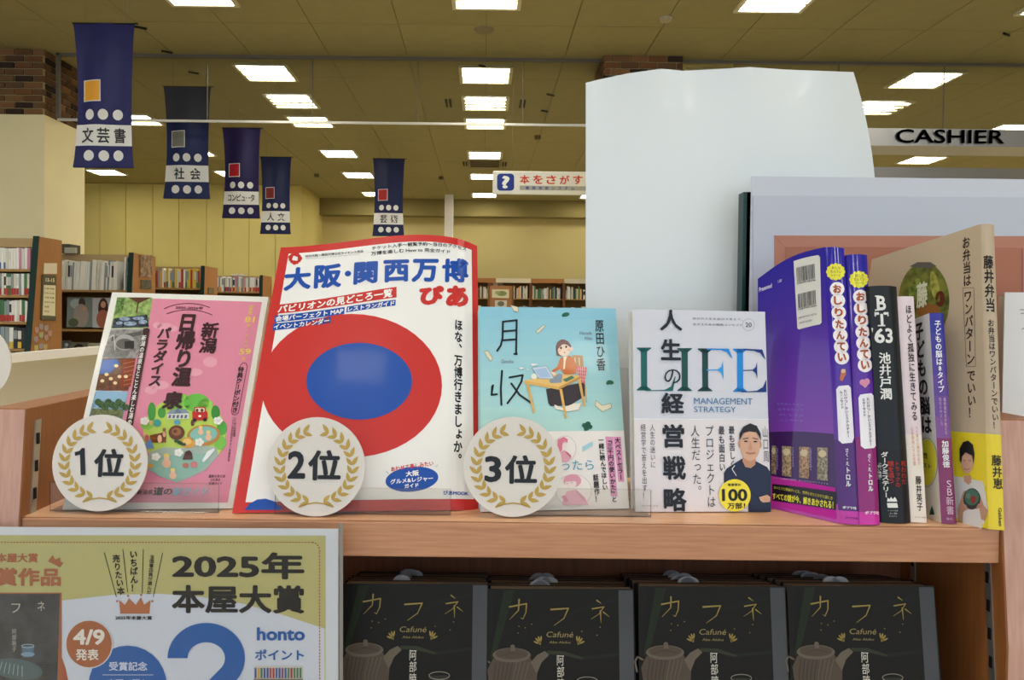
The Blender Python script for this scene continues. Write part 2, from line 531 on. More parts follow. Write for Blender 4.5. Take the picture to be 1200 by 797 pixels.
# ------------------------------------------------------------------ ceiling lights
M_TUBE = bpy.data.materials.new('lamp_tube'); M_TUBE.use_nodes = True
_b = M_TUBE.node_tree.nodes['Principled BSDF']
_b.inputs['Base Color'].default_value = (0.9, 0.9, 0.85, 1)
_b.inputs['Emission Color'].default_value = (1.0, 0.965, 0.87, 1); _b.inputs['Emission Strength'].default_value = LAMP
M_FRAME = pm('#d8d0b0', 0.5)
def light_unit(kind):
    r = empty('ceiling_light', (0, 0, ZC))
    hw, hl = 0.30, 0.31
    f = MB(); t = 0.035; z0, z1 = ZC - 0.022, ZC + 0.03
    f.box(-hw, -hl, z0, hw, -hl + t, z1, M_FRAME).box(-hw, hl - t, z0, hw, hl, z1, M_FRAME)
    f.box(-hw, -hl + t, z0, -hw + t, hl - t, z1, M_FRAME).box(hw - t, -hl + t, z0, hw, hl - t, z1, M_FRAME)
    f.box(-hw + t, -hl + t, z1 - 0.005, hw - t, hl - t, z1, pm('#2e2a1c', 0.7) if kind == 'louvre' else pm('#6a6240', 0.7))
    f.build('frame', r)
    n = 4 if kind == 'louvre' else 3
    gap = 0.075 if kind == 'louvre' else 0.03
    sp = (2 * hl - 2 * t) / n
    tm0 = None
    for k in range(n):
        y = -hl + t + sp * (k + 0.5)
        MB().box(-hw + t + 0.012, y - sp / 2 + gap / 2, ZC - 0.012, hw - t - 0.012, y + sp / 2 - gap / 2, ZC + 0.005, M_TUBE).build('tube', r)
        if k: MB().box(-hw + t, y - sp / 2 - gap * 0.42, ZC - 0.026, hw - t, y - sp / 2 + gap * 0.42, ZC - 0.020, pm('#7a7048', 0.8) if kind == 'louvre' else pm('#cfc58c', 0.7)).build('baffle', r)
    return r
def copy_tree(o, parent=None):
    c = o.copy(); COL.objects.link(c); c.parent = parent
    for ch in list(o.children): copy_tree(ch, c)
    return c
rows = [6.55, 8.75, 10.97, 13.16, 15.2, 17.6]
names_r = ['nearest', 'second', 'third', 'fourth', 'fifth', 'farthest']
colsx = {-3: 'third column left of the middle', -2: 'second column left of the middle', -1: 'column left of the middle', 0: 'middle column',
         1: 'column right of the middle', 2: 'second column right of the middle', 3: 'third column right of the middle', 4: 'fourth column right of the middle'}
proto = {'plain': None, 'louvre': None}
def put_light(kind, X, Y, label, group):
    if proto[kind] is None: proto[kind] = light_unit(kind); o = proto[kind]
    else: o = copy_tree(proto[kind])
    o.location = (X, Y, ZC)
    return setp(o, label, 'ceiling light', group)
for ri, D in enumerate(rows):
    for c in range(-4, 5):
        X = 2.48 * c
        if X < XP + 0.3 and D < 9: continue
        if X < -3.7 and D > DL - 0.4: continue
        if c == -4: continue
        if ri == 4 and c in (2,): pass
        put_light('plain', X, D, 'square fluorescent ceiling light, %s row, %s' % (names_r[ri], colsx[c]), 'fluorescent ceiling lights')
for c, lb in ((-1, 'left of the middle'), (0, 'in the middle'), (2, 'above the cashier strip')):
    put_light('louvre', 2.48 * c + (0 if c == 0 else (0.0 if c < 0 else 0.1)), 9.94, 'louvred ceiling light with four thin bright bars, ' + lb, 'louvred ceiling lights')
for D in (4.35, 2.15, -0.05, -2.25, -4.45):
    for c in (-2, -1, 0, 1, 2):
        put_light('plain', 2.48 * c, D, 'square fluorescent ceiling light overhead, above the display shelf', 'ceiling lights above the display shelf')

def disc_top(name, X, Y, r, hgt, m, label, cat):
    o = MB().tube((X, Y, ZC + 0.001), (X, Y, ZC - hgt), r, m, 20, r * 0.85).build(name)
    return setp(o, label, cat)
def ceil_at(x, y):
    p = onz(x, y, ZC); return p
p = ceil_at(567, 34.5)
disc_top('ceiling_speaker', p.x, p.y, 0.095, 0.02, pm('#8b7f60', 0.7), 'round flat speaker disc in the ceiling near the top middle', 'speaker')
p = ceil_at(780, 21)
disc_top('smoke_detector', p.x, p.y, 0.06, 0.03, pm('#b5ab8c', 0.6), 'small round ring in the ceiling above the tall white sheet', 'detector')
for i, (x, y) in enumerate(((630, 159), (517, 207), (371, 204))):
    p = ceil_at(x, y)
    disc_top('smoke_detector', p.x, p.y, 0.05, 0.06, pm('#6a5f42', 0.6), ['small dark ceiling sensor right of the middle light column', 'small dark ceiling sensor far behind the arts banner', 'small dark ceiling sensor above the humanities banner'][i], 'detector')
# clips for hanging signs
for i, (x, y, lb) in enumerate(((196, 60, 'small dark ceiling clip above the second banner, nearer one'), (227, 84.5, 'small dark ceiling clip above the second banner, farther one'),
                    (165, 31.5, 'small dark ceiling clip beside the top of the largest banner'), (645, 110.5, 'small dark ceiling clip right of the louvred light, nearer one'),
                    (638, 129.5, 'small dark ceiling clip right of the louvred light, farther one'), (566, 76.5, 'small dark ceiling clip at the middle light column'),
                    (1179, 39.5, 'small dark ring in the ceiling near the top right corner'))):
    p = ceil_at(x, y)
    o = MB().hexa([(p.x - 0.05, p.y - 0.03, ZC - 0.001), (p.x + 0.045, p.y + 0.03, ZC - 0.001), (p.x + 0.05, p.y + 0.018, ZC - 0.001), (p.x - 0.045, p.y - 0.042, ZC - 0.001)],
                  [(p.x - 0.05, p.y - 0.03, ZC - 0.02), (p.x + 0.045, p.y + 0.03, ZC - 0.02), (p.x + 0.05, p.y + 0.018, ZC - 0.02), (p.x - 0.045, p.y - 0.042, ZC - 0.02)], M_BLACK).build('ceiling_clip')
    setp(o, lb, 'clip', 'ceiling clips')
# air conditioning cassettes with side slots
def ac_unit(D, label, lit):
    r = empty('air_vent', (0, D, ZC))
    f = pm('#8f8362', 0.6); dk = pm('#2c2618', 0.7)
    w2, l2 = (0.62 if lit else 0.5), 0.36
    if not lit:
        MB().box(-0.30, D - l2, ZC - 0.012, 0.30, D + l2, ZC + 0.004, f).build('housing', r)
        q = MB()
        for k in range(5): q.box(-0.26, D - 0.28 + k * 0.12, ZC - 0.02, 0.26, D - 0.23 + k * 0.12, ZC - 0.011, pm('#4d4327', 0.7))
        q.build('grille', r)
    for s in (-1, 1):
        for k in (0, 1):
            MB().box(s * (w2 - 0.17 + 0.05 * k) - 0.012, D - 0.17, ZC - 0.016, s * (w2 - 0.17 + 0.05 * k) + 0.012, D + 0.17, ZC - 0.002, dk).build('slot', r)
    setp(r, label, 'vent', 'ceiling air vents')
ac_unit(9.94, 'pair of dark air slots either side of the middle louvred ceiling light', True)
ac_unit(13.95, 'small square ceiling air vent in the middle column above the arts banner', False)

# ------------------------------------------------------------------ cashier fascia (brushed steel canopy)
cf = empty('cashier_fascia', (8, 6.0, CAMZ + 1.3), 'long brushed steel canopy strip lettered CASHIER over the counter', 'sign')
D0 = 6.0
pA = at(950, 149, D0); pB = at(950, 170, D0)
zt, zbm = at(1110, 151, D0).z, at(1110, 171.5, D0).z
MB().box(2.0, D0, zbm, 6.5, D0 + 0.34, zt, M_STEEL).build('canopy_box', cf)
q0 = [at(1050, 151.5, D0 - 0.002), at(1176, 151.5, D0 - 0.002), at(1176, 168, D0 - 0.002), at(1050, 168, D0 - 0.002)]
v, f = tm('CASHIER')
lm = MB(); bl = pm('#1a1410', 0.4)
mn, mx = v.min(0), v.max(0)
x0, x1 = q0[0].x, q0[1].x; z1, z0 = at(1110, 152.5, D0).z, at(1110, 168, D0).z
for a, b in [(0, 0)] + [(0.014 * math.cos(k * math.pi / 4), 0.014 * math.sin(k * math.pi / 4)) for k in range(8)]:
    P0 = [((x - mn[0] + a) / (mx[0] - mn[0]) * (x1 - x0) + x0, D0 - 0.012, (y - mn[1] + b) / (mx[1] - mn[1]) * (z1 - z0) + z0) for x, y in v]
    lm.add(P0, f, bl)
lm.build('raised_letters', cf)
b2 = MB().box(2.0, 7.7, 2.60, 6.5, 7.95, 2.74, M_STEEL).build('canopy_strip')
setp(b2, 'second steel canopy strip seen low behind the CASHIER strip', 'canopy')
for x in (1058, 1180):
    pass

# ------------------------------------------------------------------ hanging banners
def banner(quadpx, D, sq, kanji, label, tone):
    """quadpx: x left, x right, y top, y bottom"""
    xl, xr, yt, yb = quadpx
    X0, X1 = at(xl, yt, D).x, at(xr, yt, D).x
    Z1, Z0 = at((xl + xr) / 2, yt, D).z, at((xl + xr) / 2, yb, D).z
    r = empty('hanging_banner', ((X0 + X1) / 2, D, Z1), label, 'banner', 'navy section banners')
    quad = [proj((X0, D, Z1)), proj((X1, D, Z1)), proj((X1, D, Z0)), proj((X0, D, Z0))]
    W = X1 - X0; Hh = Z1 - Z0
    P = Patch(quad, [(X0, D, Z1), (X1, D, Z1), (X1, D, Z0), (X0, D, Z0)])
    base = P.pos
    def pos(u, v, h=0.0, base=base):
        pinch = 0.055 * math.sin(math.pi * min(1, max(0, v))) ** 0.7 * W
        p = base(u, v, h)
        p.x += -pinch * (u - 0.5) * 2
        p.y -= 0.02 * math.cos((u - 0.5) * 2 * math.pi) * math.sin(math.pi * min(1, max(0, v))) - 0.008 * math.sin(u * 9 + v * 3)
        return p
    P.pos = pos
    navy = pm(tone, 0.45, noise=0.06, scale=8)
    vs, fs = P.grid(14, 20)
    n = len(vs)
    vs2 = vs + [v + Vector((0, 0.004, 0)) for v in vs]
    fs2 = fs + [tuple(n + i for i in reversed(f)) for f in fs]
    mk('cloth', vs2, fs2, navy, r, smooth=True)
    A = Art(P, 0.5, 0.0)
    def R(u0, v0, u1, v1, c, lay):
        k = 8
        for i in range(k):
            a = u0 + (u1 - u0) * i / k; b = u0 + (u1 - u0) * (i + 1) / k
            A.addf([(a, v0), (b, v0), (b, v1), (a, v1)], [(0, 1, 2, 3)], c, lay)
    LB = 25
    R(0.0, 0.705, 1.0, 0.852, '#d9d8d4', LB)
    for v in (0.635, 0.92):
        for u in (0.26, 0.51, 0.76):
            pts = [(u + 0.087 * math.cos(t), v + 0.087 * W / Hh * math.sin(t)) for t in [2 * math.pi * i / 20 for i in range(20)]]
            A.addf(pts, [tuple(range(20))], '#d9d8d4', LB)
    R(0.125, 0.395, 0.475, 0.545, '#d9d8d4', LB); R(0.143, 0.402, 0.457, 0.538, sq, LB + 3)
    n = len(kanji)
    if n <= 3:
        cw = 0.23 if n == 3 else 0.25
        us = [0.23, 0.51, 0.79] if n == 3 else [0.34, 0.70]
        vs_ = (0.725, 0.835)
        for g_, u in zip(kanji, us):
            vv, ff = tm(g_)
            for a, b in ((0, 0), (0.02, 0), (-0.02, 0), (0, 0.02), (0, -0.02)):
                A.addf([(u + (x + a - 0.5) * cw, (vs_[0] + vs_[1]) / 2 - (y + b - 0.38) * (vs_[1] - vs_[0])) for x, y in vv], ff, '#2a2a2c', LB + 14)
    else:
        for i, g_ in enumerate(kanji):
            vv, ff = tm(g_); u = 0.11 + 0.78 * (i + 0.5) / n
            for a, b in ((0, 0), (0.03, 0), (0, 0.03)):
                A.addf([(u + (x + a - 0.5) * 0.145, 0.777 - (y + b - 0.38) * 0.09) for x, y in vv], ff, '#2a2a2c', LB + 14)
    A.build('printed_design', r)
    MB().tube((X0 - 0.005, D, Z1), (X1 + 0.03, D, Z1), 0.006, M_BLACK, 8).build('hanging_rod', r)
    MB().tube((X0 + 0.005, D + 0.002, Z0), (X1 - 0.005, D + 0.002, Z0), 0.006, pm('#1c2050', 0.5), 8).build('bottom_rod', r)
    for X in (X0 + W * 0.2, X1 - W * 0.12):
        MB().tube((X, D, Z1), (X, D, ZC), 0.0012, M_DARKRAIL, 4).build('wire', r)
banner((85.5, 157.5, 27.5, 196), 6.35, '#e2a032', '文芸書', 'largest hanging navy banner with an orange square, lettered 文芸書', '#26265a')
banner((191.5, 247, 101.5, 232.5), 8.45, '#7d7b6e', '社会', 'hanging navy banner with a grey square, lettered 社会', '#1f2852')
banner((260.5, 305.5, 150, 255.5), 10.0, '#a3182a', 'コンピュータ', 'hanging violet-navy banner with a red square, lettered コンピュータ', '#241c48')
banner((305, 341.5, 184, 274), 12.2, '#7a2420', '人文', 'small hanging navy banner with a dark red square, lettered 人文', '#1a2148')
banner((437, 474.5, 186, 276.5), 12.3, '#a32a2a', '芸術', 'small hanging navy banner with a red square, lettered 芸術, apart from the other four', '#1a214a')

# ------------------------------------------------------------------ book search sign
sg = empty('hanging_sign', (at(640, 200, 9).x, 9.0, at(640, 200, 9).z), 'white rounded hanging sign with a blue question mark square and red letters', 'sign')
a = at(577.5, 200, 9.0); b = at(700, 229, 9.0)
bevel(MB().box(a.x, 9.0, b.z + 0.0, b.x + 0.25, 9.03, a.z, pm('#e6e4d8', 0.4)).build('board', sg), 0.03, 4)
qd = [(577.5, 200), (700, 201.5), (700, 230.5), (577.5, 229)]
A = Art(Patch(qd, [at(x, y, 8.998) for x, y in qd]), 0.4, 0)
A.rr(582.5, 203.5, 602.5, 223.5, 4, '#233a8c', 3)
A.txt('?', 587.5, 205.5, 598, 221.5, '#f2f2ee', 0.07, 6)
for i, g_ in enumerate('本をさがす'): A.txtq(g_, [(609 + i * 15.6, 205 + i * .15), (620.5 + i * 15.6, 205.1 + i * .15), (620.5 + i * 15.6, 215.6 + i * .15), (609 + i * 15.6, 215.5 + i * .15)], '#d0452f', 0.04, 4)
A.poly([(609, 217.5), (690, 218.5), (690, 223.5), (609, 222.7)], '#a9a79c', 3)
for i, g_ in enumerate('書籍検索システム'): A.txtq(g_, [(616 + i * 7.6, 218.4 + i * .1), (620 + i * 7.6, 218.4 + i * .1), (620 + i * 7.6, 222 + i * .1), (616 + i * 7.6, 222 + i * .1)], '#2f4a8c', 0.03, 5)
A.build('lettering', sg)
for x in (600, 690):
    pp = at(x, 201, 9.015); MB().tube(pp, (pp.x, pp.y, ZC), 0.0015, M_DARKRAIL, 4).build('wire', sg)

# ================================================================== FAR BOOKCASES
CM = [pm(c, 0.6) for c in ('#e8e6de', '#d6d2c4', '#c4bca8', '#8f9a9c', '#b34038', '#3d6ea8', '#d8b84a', '#4c7a52', '#c98aa0', '#7a6a90', '#3a3a40', '#e2a860')]
CN = ['white', 'cream', 'tan', 'grey', 'red', 'blue', 'yellow', 'green', 'pink', 'violet', 'black', 'orange']
M_PAPER = pm('#e9e4d4', 0.7)
def bookcase(x0, x1, D, dep, ztop, shelves, label, ends=True, slope=0.0, wood_m=None, edge=True):
    r = empty('bookcase', ((x0 + x1) / 2, D, 0), label, 'bookcase')
    wm = wood_m or W_CASE
    bk = pm('#8a6a3c', 0.7)
    MB().box(x0, D + dep - 0.02, 0.0, x1 - 0.03, D + dep, ztop, bk).build('back_panel', r)
    for z in shelves:
        MB().box(x0, D - (ztop - z) * slope, z - 0.02, x1 - 0.03, D + dep - 0.02, z, pm('#a5814e', 0.55)).build('shelf_board', r)
    MB().box(x0, D + dep * 0.5, ztop - 0.075, x1 - 0.03, D + dep, ztop, pm('#b0966a', 0.6)).build('top_rail', r)
    yb0 = D - ztop * slope
    MB().hexa([(x1 - 0.03, yb0, 0), (x1 - 0.03, D, ztop), (x1 - 0.03, D + dep, ztop - 0.0), (x1 - 0.03, D + dep, 0)],
              [(x1, yb0, 0), (x1, D, ztop), (x1, D + dep, ztop - 0.0), (x1, D + dep, 0)], wm).build('side_panel', r)
    MB().hexa([(x0 - 0.03, yb0, 0), (x0 - 0.03, D, ztop), (x0 - 0.03, D + dep, ztop), (x0 - 0.03, D + dep, 0)],
              [(x0, yb0, 0), (x0, D, ztop), (x0, D + dep, ztop), (x0, D + dep, 0)], wm).build('side_panel', r)
    if edge:
        MB().hexa([(x1 - 0.045, yb0 - 0.012, 0), (x1 - 0.045, D - 0.012, ztop + 0.004), (x1 - 0.045, D - 0.001, ztop + 0.004), (x1 - 0.045, yb0 - 0.001, 0)],
                  [(x1 + 0.001, yb0 - 0.012, 0), (x1 + 0.001, D - 0.012, ztop + 0.004), (x1 + 0.001, D - 0.001, ztop + 0.004), (x1 + 0.001, yb0 - 0.001, 0)], M_GREEN).build('front_edge', r)
    return r
NB = [0]
def spine_book(x0, x1, y0, y1, z0, z1, body, bands, label, group, lean=0.0):
    b = MB(); dx = lean
    b.hexa([(x0, y0, z0), (x1, y0, z0), (x1, y1, z0), (x0, y1, z0)], [(x0 + dx, y0, z1), (x1 + dx, y0, z1), (x1 + dx, y1, z1), (x0 + dx, y1, z1)], body)
    for a, c, m in bands:
        za, zc = z0 + (z1 - z0) * a, z0 + (z1 - z0) * c; da, dc = dx * a, dx * c
        b.add([(x0 + da, y0 - 0.001, za), (x1 + da, y0 - 0.001, za), (x1 + dc, y0 - 0.001, zc), (x0 + dc, y0 - 0.001, zc)], [(0, 1, 2, 3)], m)
    o = b.build('book'); setp(o, label, 'book', group); NB[0] += 1
    return o
def row(xa, xb, D, z, h, dh, thick, palette, where, group, band=None, lean=0.0, dep=0.14, seed=1):
    rn = random.Random(seed); x = xa
    while x < xb - thick * 0.6:
        t = thick * rn.uniform(0.75, 1.25)
        k = rn.choice(palette); hh = h * (1 - dh * rn.random())
        bands = []
        lab = CN[k]
        if band:
            bk = rn.choice(band)
            if bk is not None:
                bands.append((0.02, 0.32, CM[bk])); lab = CN[k] + ', ' + CN[bk] + ' lower band'
        bands.append((0.45, 0.85, CM[rn.choice([k, 3, 10, k, 1])])) if rn.random() < 0.25 else None
        spine_book(x, min(x + t * 0.88, xb), D, D + dep, z, z + hh, CM[k], bands, '%s book%s, %s' % (CN[k], lab[len(CN[k]):].replace(',', ' with', 1), where), group + ', ' + lab, lean * rn.uniform(0.3, 1.2))
        x += t

# unit 1: nearest on the left, comics
X1 = -3.585; D1 = 6.2
ztop1 = at(40, 277, D1).z
sh1 = [at(20, y, D1).z for y in (315.5, 346, 377, 408, 438)]
bookcase(X1 - 1.1, X1, D1 + 0.02, 0.33, ztop1, sh1 + [0.3], 'nearest brown bookcase at the left edge, dark green front edge, full of comics', slope=0.13)
for i, z in enumerate(sh1):
    wh = '%s shelf of the nearest bookcase' % ['top', 'second', 'third', 'fourth', 'fifth'][i]
    row(X1 - 0.56, X1 - 0.06, D1 + 0.05 - (ztop1 - z) * 0.13, z, 0.175, 0.06, 0.021 if i != 3 else 0.03, [[0, 1, 8, 0], [0, 1, 7, 3], [1, 3, 0, 7], [10, 0, 3, 5], [0, 1, 7]][i], wh,
        'comics on the %s shelf of the nearest bookcase' % ['top', 'second', 'third', 'fourth', 'fifth'][i], [[None, 5, None, None], [4, 4, None, None], [4, 4, 4, None], [6, None], [None]][i], seed=10 + i)

# things on its end panel (plane x = X1)
def side_quad(q, X): return [onx(x, y, X) for x, y in q]
def flat_on(name, q, X, mat, label, cat, thick=0.008, parent=None):
    P = side_quad(q, X + thick)
    B = side_quad(q, X + 0.001)
    B = [Vector((X + 0.001, p.y, p.z)) for p in P]
    o = MB().hexa(P, B, mat).build(name, parent)
    if label: setp(o, label, cat)
    return o, P
XE = X1 + 0.001
sg = empty('shelf_sign', onx(57, 376, XE), 'dark framed section sign headed 13-15 on the end of the nearest bookcase', 'sign')
q = [(50.5, 322), (66, 323), (65.5, 376), (48.5, 375)]
flat_on('frame', q, XE, pm('#5c5642', 0.5), None, None, 0.012, sg)
q2 = [(51.5, 334), (65.3, 334.5), (64.8, 370.5), (50, 369.5)]
P = side_quad(q2, XE + 0.0135)
mk('list_paper', P, [(0, 1, 2, 3)], pm('#dfd6ae', 0.6), sg)
A = Art(Patch(q, side_quad(q, XE + 0.013)), 0.5, 0)
A.txt('13-15', 53.5, 325.5, 64, 331, '#e2dcb8', 0.05, 3)
for k in range(6):
    A.txt('日本の小説' if k % 2 else '文庫 新書', 51.8, 337 + k * 5.3, 57 + (k < 4) * 6.5, 339.6 + k * 5.3, '#6d6648', 0.03, 10)
A.build('lettering', sg)
flat_on('notice_card', [(52, 308.5), (67, 308.5), (66.8, 321), (51.5, 321)], XE, pm('#d9ccb0', 0.6), 'cream notice card above the framed section sign', 'card', 0.006)
rn = random.Random(3)
for k, (x, y) in enumerate(((43, 386), (48, 382), (54, 384), (58.5, 390), (48, 392), (42, 397), (54, 395), (42.5, 407), (48, 405), (53, 406))):
    q = [(x - 2.4, y - 2), (x + 2.4, y - 3), (x + 2.6, y + 2.5), (x, y + 5), (x - 2, y + 2.5)]
    o = flat_on('leaf_sticker', q, XE, pm(rn.choice(['#b8a070', '#b89080', '#a0a080', '#b09080', '#a09090', '#c0b470']), 0.5), None, None, 0.003)[0]
    setp(o, 'small leaf-shaped paper sticker in the cluster on the nearest bookcase end', 'sticker', 'leaf stickers on the bookcase end')
flat_on('poster_card', [(49, 412), (71.5, 410.5), (71.5, 425), (47, 428)], XE, pm('#cfae6c', 0.6, noise=0.2, scale=30), 'tan and yellow card low on the end of the nearest bookcase', 'card', 0.004)

# unit 2: magazines
X2 = -3.45; D2 = 7.6
ztop2 = at(110, 296, D2).z
sh2 = [at(110, y, D2).z for y in (340, 386, 428)]
b2c = bookcase(X2 - 1.0, X2, D2, 0.5, ztop2, sh2 + [0.3], 'brown bookcase with upright white magazines, second from the left edge', slope=0.10)
row(X2 - 0.82, X2 - 0.17, D2 + 0.02, sh2[0], 0.30, 0.10, 0.02, [0, 0, 0, 3, 1, 0], 'among the magazines of the second bookcase', 'magazines on the second bookcase', None, lean=0.018, seed=30, dep=0.2)
row(X2 - 0.10, X2 - 0.045, D2 + 0.0, sh2[0], 0.335, 0.03, 0.02, [0, 3, 7, 7], 'end of the second bookcase', 'magazines by the end panel', None, lean=0.02, seed=31, dep=0.2)
def photo_print(A, base, blobs, lay=3):
    A.full(base, lay - 1)
    for (cx, cy, rx, ry, c) in blobs: A.ell(cx, cy, rx, ry, c, lay, n=14); lay += 1
def facing(name, q, D, base, blobs, label, cat, group=None, thick=0.012, lean=0.03):
    BL, BR = at(*q[3], D), at(*q[2], D)
    TL, TR = at(*q[0], D + lean), at(*q[1], D + lean)
    r = empty(name, (BL + BR) / 2, label, cat, group)
    off = Vector((0, thick, 0))
    MB().hexa([TL, TR, BR, BL], [TL + off, TR + off, BR + off, BL + off], pm('#ded9c8', 0.6)).build('pages', r)
    A = Art(Patch(q, [TL, TR, BR, BL]), 0.4, 0.2)
    photo_print(A, base, blobs, 4); A.build('cover_print', r)
    return r
facing('magazine', [(79, 348.5), (108, 348.5), (108, 383.5), (78, 383.5)], D2 + 0.03, '#7d8a86', [(90, 356, 8, 6, '#a9b4b4'), (96, 355, 4, 6, '#4a3c36'), (95, 370, 9, 14, '#a4998f'), (86, 378, 6, 5, '#5a6444'), (99, 362, 3, 3, '#c09a80')],
       'photo magazine showing a person in grey seen from behind, second bookcase', 'magazine')
facing('magazine', [(108.5, 349), (140, 349), (140, 384), (108.5, 384)], D2 + 0.03, '#b9bcc2', [(121, 362, 6, 13, '#4a3028'), (121, 357, 3, 4, '#c89c80'), (121, 374, 8, 11, '#a86850')],
       'photo magazine showing a long-haired person in an orange top, second bookcase', 'magazine')
facing('magazine', [(83, 401), (103, 401), (102, 432), (82, 432)], D2 + 0.03, '#7c7862', [(92.5, 408, 6, 5, '#2c221c'), (92.5, 412.5, 4.6, 6, '#b98a62'), (92.5, 425, 9, 7, '#8a8470')],
       'grey-covered magazine with a short-haired face, lower shelf of second bookcase', 'magazine')
facing('magazine', [(104, 402), (122, 402), (121, 432), (103, 432)], D2 + 0.03, '#c9c2a4', [(112, 415, 4, 4, '#b0a888')], 'plain cream magazine beside the one with a face, lower shelf', 'magazine')
facing('magazine', [(73, 399), (82, 399), (81, 432), (72, 432)], D2 + 0.04, '#5f6660', [(77, 412, 3, 6, '#8a9490'), (78, 404, 2, 2, '#c0c8c4')], 'narrow dark grey magazine at the left of the lower shelf, second bookcase', 'magazine')
o = MB().box(at(71, 290, 7.75).x, 7.75, ztop2, at(82, 290, 7.75).x, 7.95, at(75, 286, 7.75).z, pm('#4a4a3c', 0.6)).build('book'); setp(o, 'dark book standing on top of the second bookcase', 'book')
o = MB().box(at(75.5, 290, 7.70).x, 7.70, ztop2, at(88, 290, 7.70).x, 7.74, at(80, 290, 7.7).z, pm('#a9a890', 0.6)).build('leaflet'); setp(o, 'pale leaflet on top of the second bookcase in front of the dark book', 'leaflet')
flat_on('poster_card', [(164.5, 299), (178.5, 299.5), (178.5, 326), (164.5, 324)], X2 + 0.001, pm('#8c7258', 0.6, noise=0.5, scale=20), 'brown photo card on the end of the second bookcase', 'card', 0.01)
flat_on('price_card', [(166, 328), (177.5, 328.5), (177.5, 339), (166, 338.5)], X2 + 0.001, pm('#5a5644', 0.6, noise=0.4, scale=40), 'small dark card under the brown photo card', 'card', 0.01)

# unit 3
X3 = at(240, 340, 9.4).x; D3 = 9.4
z3 = at(210, 311.5, D3).z; s3 = [at(210, y, D3).z for y in (337.5, 362)]
bookcase(X3 - 1.0, X3, D3, 0.45, z3, s3 + [0.3], 'brown bookcase with yellow and white books, third from the left edge', slope=0.06)
row(at(182, 330, D3).x, X3 - 0.05, D3 + 0.02, s3[0], 0.245, 0.15, 0.024, [0, 1, 6, 4, 0, 6, 3, 11], 'on the top shelf of the third bookcase', 'books on the third bookcase', [None, None, 7, 4], lean=0.0, seed=41)
row(at(182, 355, D3).x, X3 - 0.05, D3 + 0.02, s3[1], 0.16, 0.2, 0.05, [5, 5, 3, 0], 'on the second shelf of the third bookcase', 'books on the lower shelf of the third bookcase', None, seed=42)
flat_on('price_card', [(244.5, 337), (251, 337.5), (251, 344), (244.5, 344)], X3 + 0.001, pm('#6b6248', 0.6), 'tiny framed card on the end of the third bookcase', 'card', 0.01)
# unit 4
D4 = 11.8; X4 = at(308, 340, D4).x
z4 = at(280, 322.5, D4).z; s4 = [at(280, y, D4).z for y in (342, 362)]
bookcase(X4 - 0.95, X4, D4, 0.5, z4, s4 + [0.3], 'small far brown bookcase just left of the big red-framed magazine', slope=0.04)
row(at(254, 335, D4).x, X4 - 0.05, D4 + 0.02, s4[0], 0.235, 0.12, 0.024, [0, 1, 2, 3, 0, 8], 'on the top shelf of the fourth bookcase', 'books on the fourth bookcase', [4, 5, None, 11, 4], seed=51)
row(at(254, 322, D4).x + 0.15, X4 - 0.3, D4 + 0.2, z4, 0.04, 0.4, 0.10, [1, 2, 11], 'lying on top of the fourth bookcase', 'books on top of the fourth bookcase', None, seed=52)
# back wall bookcases
D5 = 17.55
z5 = at(620, 326.5, D5).z; s5 = [at(620, y, D5).z for y in (350, 372)]
xd = [at(x, 340, D5).x for x in (542, 581, 622, 661, 700)]
for k, (a, b) in enumerate(zip(xd[:-1], xd[1:])):
    bookcase(a + 0.032, b, D5, 0.4, z5, s5 + [0.3], 'dark brown bookcase by the back wall, %s from the display rack side' % ['first', 'second', 'third', 'fourth', 'fifth'][k], edge=False, wood_m=pm('#6a4526', 0.5))
    mbk = MB(); 
    o = MB().box(a, D5 - 0.01, z5 - 0.10, b - 0.0, D5 + 0.02, z5, pm(['#a87442', '#d8cfb4', '#a87442', '#ccc4ac', '#a87442'][k], 0.6)).build('header_strip')
    setp(o, ['tan', 'cream', 'brown', 'pale grey', 'tan'][k] + ' header strip over the %s bookcase of the back wall' % ['first', 'second', 'third', 'fourth', 'fifth'][k], 'header strip')
    if True:
        row(a + 0.04, b - 0.06, D5 + 0.03, s5[0], 0.30, 0.35, 0.036, [0, 1, 2, 2, 3, 7, 10, 10, 11], 'upper shelf at the back wall', 'books on the back wall bookcases', None, seed=60 + k)
        row(a + 0.04, b - 0.06, D5 + 0.03, s5[1], 0.28, 0.35, 0.075, [0, 1, 3, 7, 10, 4], 'lower shelf at the back wall', 'books low on the back wall bookcases', None, seed=70 + k)
# end display rack in front of them
D6 = 13.5
r = empty('display_rack', at(586, 350, D6), 'brown upright display rack with a framed print, in front of the back wall bookcases', 'rack')
a = at(572, 335, D6); b = at(602, 335, D6)
MB().box(a.x, D6, 0, b.x, D6 + 0.4, a.z, W_CASE).build('body', r)
for dx in (a.x, b.x - 0.03): MB().box(dx, D6 - 0.03, 0, dx + 0.03, D6, a.z + 0.01, pm('#7a5028', 0.6)).build('side_rail', r)
q = [(576.5, 339), (596.5, 339.3), (596.5, 349.5), (576.5, 349)]
A = Art(Patch(q, [at(x, y, D6 - 0.012) for x, y in q]), 0.5, 0)
photo_print(A, '#cfc9a4', [(588, 344, 6, 3, '#7c8a58'), (583, 343, 3, 2, '#9aa070')], 3)
A.build('framed_print', r)
q = [(580, 352), (594, 352.3), (594, 360), (580, 360)]
A = Art(Patch(q, [at(x, y, D6 - 0.012) for x, y in q]), 0.5, 0); A.full('#c4bea6', 2); A.ell(587, 356, 4, 3, '#6a6a5a', 4); A.build('leaflet_print', r)
